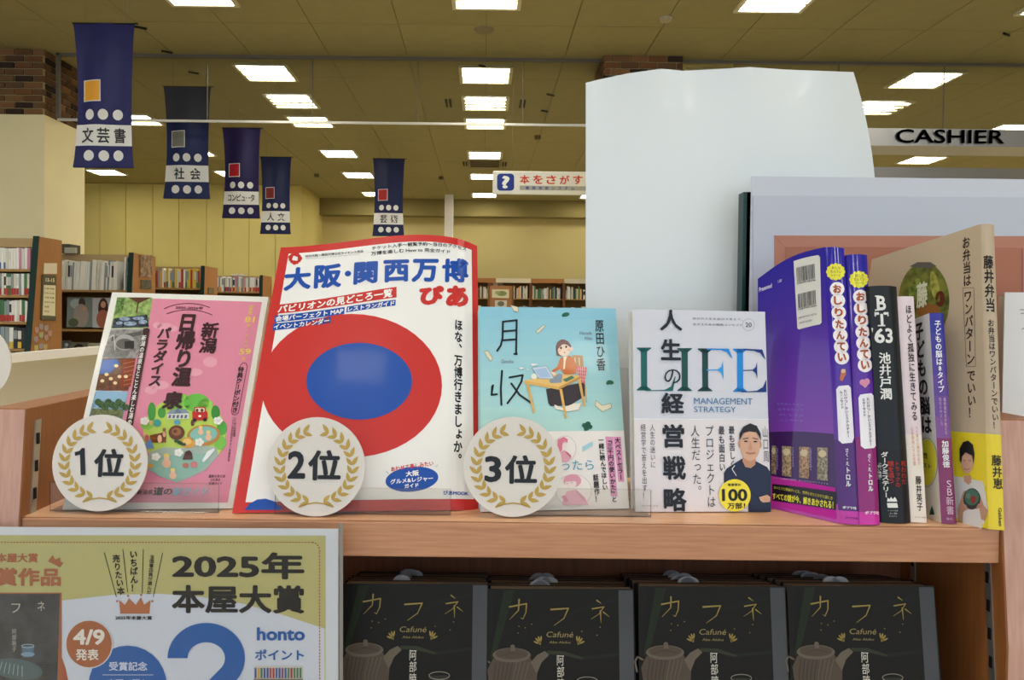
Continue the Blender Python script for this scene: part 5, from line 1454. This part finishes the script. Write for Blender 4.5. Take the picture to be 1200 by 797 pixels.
A.ell(568, 310, 37, 62, '#c69a80', 6); A.poly([(526, 300), (524, 230), (545, 190), (575, 182), (602, 205), (612, 260), (606, 318), (598, 270), (560, 250), (540, 275), (535, 312)], '#1f1a18', 8)
A.line([(548, 300), (560, 298)], 3, '#3a2a24', 10); A.line([(578, 298), (592, 300)], 3, '#3a2a24', 10); A.line([(552, 345), (568, 352), (584, 345)], 3, '#8a4038', 10); A.line([(568, 310), (566, 328)], 2, '#a87860', 10)
A.poly([(512, 585), (545, 480), (560, 470), (575, 575), (545, 600), (540, 660), (520, 650)], '#b98a70', 6); A.poly([(690, 590), (665, 560), (640, 490), (625, 500), (640, 580), (650, 640), (672, 650)], '#b98a70', 6)
A.ell(596, 522, 50, 62, '#3a3a3a', 7); A.ell(596, 512, 42, 48, '#4a6a5a', 8); A.ell(605, 525, 16, 22, '#8a3a2a', 9); A.ell(575, 505, 14, 16, '#6a7a6a', 9)
for k in range(4): A.ell(556 + 3 * k, 560 + 6 * k, 12, 6, '#c69a80', 10, 30); A.ell(640 - 3 * k, 556 + 6 * k, 12, 6, '#c69a80', 10, -30)
A.build('cover_print', bF)
A = Art(SPF, 0.3, 0.4); A.zoom(0, 0, 1)
A.vt('藤井弁当', 1158, 299, 366, 12.5, '#241a12', 0.045, 3, cx1=1161)
A.vt('お弁当はワンパターンでいい！', 1161, 374, 503, 8.2, '#2a2018', 0.03, 3, cx1=1167)
A.vt('藤井恵', 1167.5, 533, 573.5, 12, '#2a2418', 0.04, 3, cx1=1170)
A.txt('Gakken', 1169.5, 595, 1174.5, 617, '#241f14', 0.03, 3, rot=True)
A.build('spine_print', bF)

# ================================================================== CLEAR STANDS, RANK DISCS
def stand(x0, x1, ylip, ybot, back_top, label):
    pl = onz(x0, ybot, ZS); pr = onz(x1, ybot, ZS)
    Y = (pl.y + pr.y) / 2; z0 = ZS + 0.0002
    xa, xb = at(x0, ybot, Y).x, at(x1, ybot, Y).x
    zt = at((x0 + x1) / 2, ylip, Y).z
    r = empty('book_stand', ((xa + xb) / 2, Y, ZS), label, 'book stand')
    t = 0.002
    o = bevel(MB().box(xa, Y, z0, xb, Y + t, zt, M_CLEAR).build('front_lip', r), 0.0008, 2)
    MB().box(xa, Y + t, z0, xb, Y + 0.045, z0 + 0.0006, M_CLEAR).build('base_plate', r)
    zz = at((x0 + x1) / 2, back_top, 0.80).z
    MB().hexa([(xb - 0.06, Y + 0.062, z0), (xb + 0.004, Y + 0.062, z0), (xb + 0.004, Y + 0.064, z0), (xb - 0.06, Y + 0.064, z0)],
              [(xb - 0.06, 0.790, zz), (xb + 0.004, 0.790, zz), (xb + 0.004, 0.792, zz), (xb - 0.06, 0.792, zz)], M_CLEAR).build('back_rest', r)
    return Y
Y1 = stand(58, 256, 566, 601, 430, 'clear acrylic stand holding the pink guidebook')
Y2 = stand(322, 528, 572, 604, 430, 'clear acrylic stand under the big red-framed magazine')
Y3 = stand(585, 763, 573, 606, 430, 'clear acrylic stand holding the pale blue novel')
GOLD = pm('#b89a4e', 0.4)
def medal(cx, cy, rpx, Y, txt, box, rot, label):
    c = at(cx, cy, Y); R = rpx * Y / F
    r = empty('rank_disc', c, label, 'rank disc')
    qd = [(cx - rpx, cy - rpx), (cx + rpx, cy - rpx), (cx + rpx, cy + rpx), (cx - rpx, cy + rpx)]
    tilt = 0.004
    MB().hexa([c + Vector((R * math.cos(t), tilt * math.sin(t), R * math.sin(t))) for t in [2 * math.pi * i / 56 for i in range(56)]],
              [c + Vector((R * math.cos(t), 0.0012 + tilt * math.sin(t), R * math.sin(t))) for t in [2 * math.pi * i / 56 for i in range(56)]], pm('#d9d3cc', 0.45, coat=0.15)).build('disc', r)
    P = Patch(qd, [c + Vector((sx * R, tilt * sz, sz * R)) for sx, sz in ((-1, 1), (1, 1), (1, -1), (-1, -1))])
    A = Art(P, 0.4, 0.1)
    A.zoom(cx, cy, 1)
    def lf(x, y, ang, L_, w_):
        pts = []
        for i in range(13):
            t = i / 12; pts.append((t * L_, w_ * math.sin(math.pi * t ** 0.8)))
        for i in range(11, 0, -1):
            t = i / 12; pts.append((t * L_, -w_ * math.sin(math.pi * t ** 0.8)))
        ca, sa = math.cos(ang), math.sin(ang)
        A.poly([(x + a * ca - b * sa, y + a * sa + b * ca) for a, b in pts], GOLD, 3)
    rr = rpx / 56.0
    for s in (-1, 1):
        n = 12
        ro = math.radians(rot)
        for k in range(n):
            a = math.radians(112 - k * 17.2)
            # branch on the right for s=1; angle measured from +x, y down
            x = s * 41 * rr * math.cos(math.radians(78 - k * 13.4)) ; y = 41 * rr * math.sin(math.radians(78 - k * 13.4))
            tang = math.radians(78 - k * 13.4) - math.pi / 2           # heading up along the branch
            for w_, d in ((0.62, 1), (-0.62, -1)):
                th = tang + w_ * 1.0
                L_ = (12.5 if d > 0 else 11) * rr
                ang = th if s > 0 else math.pi - th
                X, Y_ = x * math.cos(ro) - y * math.sin(ro), x * math.sin(ro) + y * math.cos(ro)
                lf(X, Y_, ang + ro, L_, 2.3 * rr)
        x = s * 41 * rr * math.cos(math.radians(78 - 12 * 13.4)); y = 41 * rr * math.sin(math.radians(78 - 12 * 13.4))
        stem = [(s * 41 * rr * math.cos(math.radians(t)), 41 * rr * math.sin(math.radians(t))) for t in range(76, 60, -5)]
    stem = [(-20 * rr, 46 * rr), (-10 * rr, 42.5 * rr), (0, 41 * rr), (10 * rr, 42.5 * rr), (20 * rr, 46 * rr)]
    A.line([(a * math.cos(ro) - b * math.sin(ro), a * math.sin(ro) + b * math.cos(ro)) for a, b in stem], 1.6 * rr, GOLD, 3)
    A.zoom(0, 0, 1)
    x0, ya, x1, yb_ = box
    if txt[0] == '1':
        A.zoom(0, 430, 3.987); A.poly([(350, 398), (372, 392), (384, 379), (397, 379), (401, 505), (378, 506), (375, 410), (352, 416)], '#24262a', 4); A.zoom(0, 0, 1)
    else: A.txt(txt[0], x0 if txt[0] != '1' else x0 + 1, ya + 1, x0 + (x1 - x0) * (0.34 if txt[0] != '1' else 0.21), yb_ - 2, '#24262a', 0.05, 4)
    A.txt('位', x0 + (x1 - x0) * 0.38, ya, x1, yb_, '#24262a', 0.05, 4)
    A.build('laurel_print', r)
medal(117, 542.5, 56, Y1 - 0.0065, '1位', (89, 525, 146, 560), 0, 'white round rank disc with gold laurel, reading 1位, first place, by the pink guidebook')
medal(370.5, 547, 57.5, Y2 - 0.0065, '2位', (337, 526.5, 400, 564), 0, 'white round rank disc with gold laurel, reading 2位, second place, by the red-framed magazine')
medal(601, 547, 58, Y3 - 0.0065, '3位', (567, 532.5, 630, 568), 0, 'white round rank disc with gold laurel, reading 3位, third place, by the pale blue novel')

# ================================================================== AWARD POSTER, LOWER LEFT
YPo = 0.655
pst = empty('award_poster', at(180, 797, YPo + 0.01), 'large laminated award poster in a clear sleeve at the lower left, reading 2025年本屋大賞', 'poster')
qp = [(-60, 617.5), (396.5, 620), (396.5, 860), (-60, 860)]
pp = [at(x, y, YPo) for x, y in qp]
mk('paper', pp + [p + Vector((0, 0.001, 0)) for p in pp], [(0, 1, 2, 3), (7, 6, 5, 4), (0, 4, 5, 1), (1, 5, 6, 2), (2, 6, 7, 3), (3, 7, 4, 0)], pm('#d2d6dc', 0.35, coat=0.3), pst)
qs = [(-64, 611), (402, 613), (402, 866), (-64, 866)]
ps = [at(x, y, YPo - 0.003) for x, y in qs]
slm = clear_mat('sleeve_film', '#fafafa', 0.01, 0.10)
nt = slm.node_tree; tcn = nt.nodes.new('ShaderNodeTexCoord'); nn = nt.nodes.new('ShaderNodeTexNoise'); nn.inputs['Scale'].default_value = 14; nn.inputs['Detail'].default_value = 4
bn = nt.nodes.new('ShaderNodeBump'); bn.inputs['Strength'].default_value = 0.9; bn.inputs['Distance'].default_value = 0.004
nt.links.new(tcn.outputs['Object'], nn.inputs['Vector']); nt.links.new(nn.outputs['Fac'], bn.inputs['Height'])
for nd in nt.nodes:
    if nd.type in ('BSDF_GLOSSY', 'FRESNEL'): nt.links.new(bn.outputs[0], nd.inputs['Normal'])
mk('clear_sleeve', ps, [(0, 1, 2, 3)], slm, pst)
mk('sleeve_edge', [at(x, y, YPo - 0.002) for x, y in [(397.5, 613.5), (402, 613.5), (402, 866), (397.5, 866)]], [(0, 1, 2, 3)], pm('#8f8a84', 0.3), pst)
A = Art(Patch(qp, pp), 0.35, 0.3)
A.zoom(0, 597, 3)
OLV, BRN, BLU, WP = '#b8b276', '#a5603c', '#1a5aa6', '#ccd2de'
A.poly([(-180, 90), (1145, 92), (1145, 420), (1145, 800), (-180, 800)], WP, 1)
A.poly([(-180, 90), (1145, 92), (1145, 420), (1000, 372), (850, 330), (700, 306), (560, 296), (400, 300), (215, 320), (-180, 380)], OLV, 2)
A.poly([(1145, 420), (1145, 800), (1140, 800), (1140, 418)], '#c4c898', 2)
x = -160
while x < 1095: A.rect(x, 113, x + 6, 117, BRN, 4); x += 11
y = 150
while y < 790: A.rect(1122, y, 1126, y + 6, BRN, 4); y += 11
for k in range(5):
    t = math.radians(-80 + k * 20); A.ell(1096 + 28 * math.cos(t), 145 + 30 * math.sin(t), 3, 3, BRN, 4, n=8)
A.txt('本屋大賞', -12, 152, 136, 187, BRN, 0.055, 5); A.txt('受賞作品', -90, 202, 217, 271, BRN, 0.06, 5)
A.poly([(170, 182), (186, 160), (196, 176), (212, 168), (214, 184), (225, 186), (212, 203)], BRN, 5)
INK = '#0c0a0a'
A.txt('2025年', 602, 146, 1074, 248, INK, 0.055, 5); A.txt('本屋大賞', 602, 262, 1074, 368, INK, 0.055, 5)
for a, b, c_, d in ((368, 152, 410, 306), (433, 140, 450, 290), (505, 140, 501, 292), (573, 152, 540, 306)): A.line([(a, b), (c_, d)], 2.4, INK, 5)
A.vt('売りたい本', 408, 158, 300, 27, INK, 0.05, 5, cx1=428); A.vt('いちばん！', 470, 142, 290, 28, INK, 0.05, 5, cx1=474); A.vt('全国書店員が選んだ', 537, 158, 298, 17, INK, 0.03, 5, cx1=524)
A.poly([(420, 318), (440, 335), (455, 312), (478, 335), (496, 308), (508, 334), (530, 318), (526, 366), (424, 366)], '#b06a44', 5)
for a, b in ((413, 322), (451, 303), (497, 300), (537, 322)): A.ell(a, b, 4, 4, '#b06a44', 5, n=10)
A.txt('2025年本屋大賞', 406, 373, 536, 388, INK, 0.05, 5)
# pictured dark book and brown arc
A.ell(60, 700, 190, 330, '#a8583a', 3); A.poly([(-180, 292), (218, 292), (218, 700), (-180, 700)], BRN, 4)
A.poly([(-180, 296), (212, 296), (200, 700), (-180, 700)], pm('#3a3c40', 0.3, 0.3, noise=0.4, scale=60), 5)
A.txt('フ', 42, 330, 74, 362, '#b8b4a4', 0.0, 7); A.txt('ネ', 134, 322, 160, 356, '#b8b4a4', 0.0, 7); A.vt('阿部暁子', 52, 418, 500, 16, '#a8a8a4', 0.0, 7)
A.ell(100, 508, 24, 8, '#7a9ab4', 7); A.poly([(78, 480), (122, 478), (118, 518), (84, 520)], pm('#5a7488', 0.2, 0.5), 6); A.ring(100, 479, 22, 6, 2, '#a8c0d0', 7)
A.ell(60, 560, 92, 36, '#4c6064', 6, 8)
for k in range(6): A.line([(10 + k * 14, 535 + k * 3), (0 + k * 16, 570 + k * 3)], 3, '#8aa0a0', 7)
A.poly([(150, 530), (200, 540), (195, 600), (90, 600), (120, 560)], '#7a5a4a', 5)
A.ell(315, 472, 84, 86, '#cfd2d8', 6); A.ell(315, 472, 80, 82, '#a5603c', 7)
A.txt('4/9', 258, 418, 372, 476, '#e4ddd4', 0.05, 9); A.txt('発表', 268, 488, 350, 530, '#e4ddd4', 0.04, 9)
A.ell(450, 620, 138, 142, BLU, 5); A.txt('受賞記念', 385, 533, 520, 566, '#cfd8e8', 0.03, 8); A.line([(362, 580), (540, 580)], 2, '#cfd8e8', 8)
A.txt('店頭で購入', 378, 594, 525, 625, '#cfd8e8', 0.03, 8)
# large blue numeral
pts = [(620, 525), (640, 480), (680, 440), (735, 428), (790, 440), (828, 480), (822, 545), (780, 600), (700, 680), (640, 760)]
def arc(rx, ry, a0, a1, n=26): return [(726 + rx * math.cos(math.radians(a0 + (a1 - a0) * i / n)), 522 + ry * math.sin(math.radians(a0 + (a1 - a0) * i / n))) for i in range(n + 1)]
A.poly(arc(136, 124, 180, 395) + [(790, 650), (750, 700), (650, 700), (700, 635), (750, 585)] + arc(66, 56, 395, 180), BLU, 6)
A.txt('honto', 902, 412, 1074, 462, BLU, 0.055, 5); A.txt('ポイント', 896, 490, 1070, 530, BLU, 0.045, 5)
A.poly([(893, 550), (1066, 550), (1066, 640), (893, 640)], '#c8c4bc', 4)
rn = random.Random(8)
for k in range(16): A.rect(896 + k * 10.5, 556, 903 + k * 10.5, 592, rn.choice(['#a83a3a', '#3a5a9a', '#d0a040', '#4a7a5a', '#8a4a6a']), 6)
A.rect(893, 594, 1066, 598, '#6a5a4a', 7)
A.build('poster_print', pst)

# ================================================================== STACKED NOVELS BELOW
bw, bh, bt = 0.132, 0.190, 0.0195
TH = math.radians(9)
upv = Vector((0, math.sin(TH), math.cos(TH))); rt = Vector((1, 0, 0)); bk = Vector((0, math.cos(TH), -math.sin(TH)))
q1 = [(402, 684), (571.5, 683.5), (578, 930), (392, 930)]
TLw = at(402, 684, 0.70)
def novel(TL, tpl=None):
    r = empty('novel', TL - upv * bh)
    TR = TL + rt * bw; BL = TL - upv * bh; BR = TR - upv * bh
    P = Patch([proj(TL), proj(TR), proj(BR), proj(BL)], [TL, TR, BR, BL])
    cvm = pm('#100e08', 0.5, coat=0.05); c2 = pm('#26282a', 0.4, coat=0.15)
    cv = MB()
    a = 0.0008
    cv.hexa([TL, TR, BR, BL], [p + bk * a for p in (TL, TR, BR, BL)], cvm)
    cv.hexa([p + bk * (bt - a) for p in (TL, TR, BR, BL)], [p + bk * bt for p in (TL, TR, BR, BL)], cvm)
    e = rt * 0.0008
    cv.hexa([TR, TR + bk * bt, BR + bk * bt, BR], [TR + e, TR + e + bk * bt, BR + e + bk * bt, BR + e], c2)
    cv.build('cover', r)
    i_ = [TL + rt * .002 - upv * .0006 + bk * a, TR - upv * .0006 + bk * a, BR + bk * a, BL + rt * .002 + bk * a]
    MB().hexa(i_, [p + bk * (bt - 2 * a) for p in i_], pm('#8f7f6c', 0.8)).build('pages', r)  # brown paper tone has the shade under the shelf painted in
    return r, P
def novel_print(r, P):
    A = Art(P, 0.5, 0.04)
    A.zoom(400, 660, 5.817)
    A.poly([(0, 140), (1000, 140), (1000, 1500), (-60, 1500)], '#120f09', 1)
    A.full('#45474a', 2, u0=0.90, u1=1.0)  # glare on the curved hinge, painted as a lighter grey strip
    A.poly([(60, 150), (150, 150), (60, 560), (10, 600)], '#0b0a05', 2); A.poly([(118, 150), (190, 150), (40, 620), (10, 610)], '#1a2410', 3)
    A.poly([(560, 300), (720, 235), (890, 205), (880, 225), (700, 275), (560, 320)], '#15160f', 3)
    A.poly([(400, 560), (520, 565), (650, 610), (640, 622), (500, 590), (400, 585)], '#2c3020', 3); A.poly([(640, 600), (890, 575), (885, 595), (650, 625)], '#1a1c14', 3)
    GD = pm('#94803c', 0.3, coat=0.2)
    S = lambda pts, w_=9: A.line(pts, w_, GD, 6, taper=True)
    S([(152, 262), (268, 240), (262, 300), (240, 345), (225, 335)], 11); S([(218, 212), (212, 285), (150, 348)], 11)
    S([(434, 280), (552, 272), (520, 340), (450, 390)], 12)
    S([(748, 218), (778, 240)], 10); S([(716, 275), (795, 262), (760, 310), (706, 345)], 9); S([(770, 290), (772, 372)], 10); S([(790, 298), (830, 330)], 9)
    A.txt('Cafuné', 396, 430, 578, 470, '#8f8054', 0.0, 6, shear=0.3); A.txt('Abe Akiko', 415, 494, 560, 512, '#8f8054', 0.0, 6, shear=0.3)
    for s in (-1, 1):
        bx = 356 if s < 0 else 610
        for k in range(4):
            an = math.radians(-160 + k * 26) if s < 0 else math.radians(-20 - k * 26)
            x1, y1 = bx + 44 * math.cos(an), 518 + 58 * math.sin(an) * 1.0
            A.ell((bx + x1) / 2 + (x1 - bx) * .2, (518 + y1) / 2 + (y1 - 518) * .2, 19, 5.5, GD, 6, math.degrees(math.atan2(y1 - 518, x1 - bx)), n=12)
            A.line([(bx, 520), (x1, y1)], 2, GD, 6)
    A.vt('阿部暁子', 488, 585, 905, 54, '#c8c4b8', 0.0, 7)
    # teapot
    TP, TP2, TP3 = '#4c4238', '#5f564a', '#3a322a'
    A.poly([(30, 615), (285, 610), (330, 700), (320, 820), (260, 940), (60, 940), (0, 820), (-10, 690)], TP, 5)
    A.ell(158, 590, 130, 50, TP2, 6); A.ell(158, 582, 112, 38, TP, 7); A.ell(166, 532, 16, 14, TP2, 8); A.poly([(155, 540), (180, 540), (186, 562), (150, 562)], TP2, 8)
    A.poly([(285, 640), (330, 590), (385, 562), (412, 590), (360, 640), (325, 720)], TP2, 6)
    A.line([(5, 640), (-30, 620), (-50, 650), (-40, 720)], 12, TP2, 4)
    for k in range(9): A.line([(50 + k * 28, 640), (30 + k * 26, 760), (50 + k * 22, 900)], 5, TP3 if k < 5 else TP2, 7)
    for k in range(8): A.line([(158, 575), (60 + k * 28, 600 - 20 * math.sin(k * .4))], 2, TP3, 9)
    A.ring(668, 765, 70, 26, 5, '#8a8478', 6); A.poly([(598, 765), (738, 765), (720, 900), (615, 900)], '#2c2c24', 4)
    for (a, b) in ((212, 395), (255, 405), (205, 440), (765, 400), (742, 455), (640, 430), (300, 380)): A.ell(a, b, 4, 4, '#8a7434', 5, n=8)
    return A.build('cover_print', r)
stacks = [((402, 684), 'leftmost stack, next to the poster'), ((572.5, 690), 'second stack from the poster'), ((750, 687), 'third stack from the poster'), ((924.5, 686.5), 'rightmost stack, by the slotted side')]
base, PB = novel(TLw)
novel_print(base, PB)
plain, _ = novel(TLw)
M_SLIP = pm('#a9adb0', 0.6)
rn = random.Random(4)
ordn = ['second', 'third', 'fourth']
first_plain = True
for si, ((x, y), lb) in enumerate(stacks):
    TL = at(x, y, 0.70)
    c = base if si == 0 else copy_tree(base)
    c.location = TL - upv * bh
    setp(c, 'dark カフネ novel with a teapot cover, front of the ' + lb, 'book', 'カフネ novels')
    for k in range(1, 5):
        z = -0.0006 * k + rn.uniform(-0.0006, 0.0006) - (0.001 * k)
        T2 = TL + bk * (bt + 0.0010) * k + Vector((rn.uniform(-0.002, 0.002), 0, z))
        if T2.y + bk.y * bt > YB - 0.003: break
        o = plain if first_plain else copy_tree(plain)
        first_plain = False
        o.location = T2 - upv * bh
        setp(o, 'dark novel, %s behind the front copy in the %s' % (['', 'second', 'third', 'fourth', 'fifth'][k], lb), 'book', 'カフネ novels')
        # order slip peeping out of the pages
        sx = T2 + rt * (0.052 + rn.uniform(-0.006, 0.010)) + bk * (bt * 0.5)
        n_ = 10; rr_ = 0.009
        top = [sx + rt * (rr_ * math.cos(t)) + upv * (rr_ * 0.75 * math.sin(t) - 0.002) for t in [math.pi * i / n_ for i in range(n_ + 1)]]
        s_ = MB().hexa(top, [p + bk * 0.0004 for p in top], M_SLIP).build('order_slip', o)
        s_.parent = o
bpy.data.objects.remove(_fo)
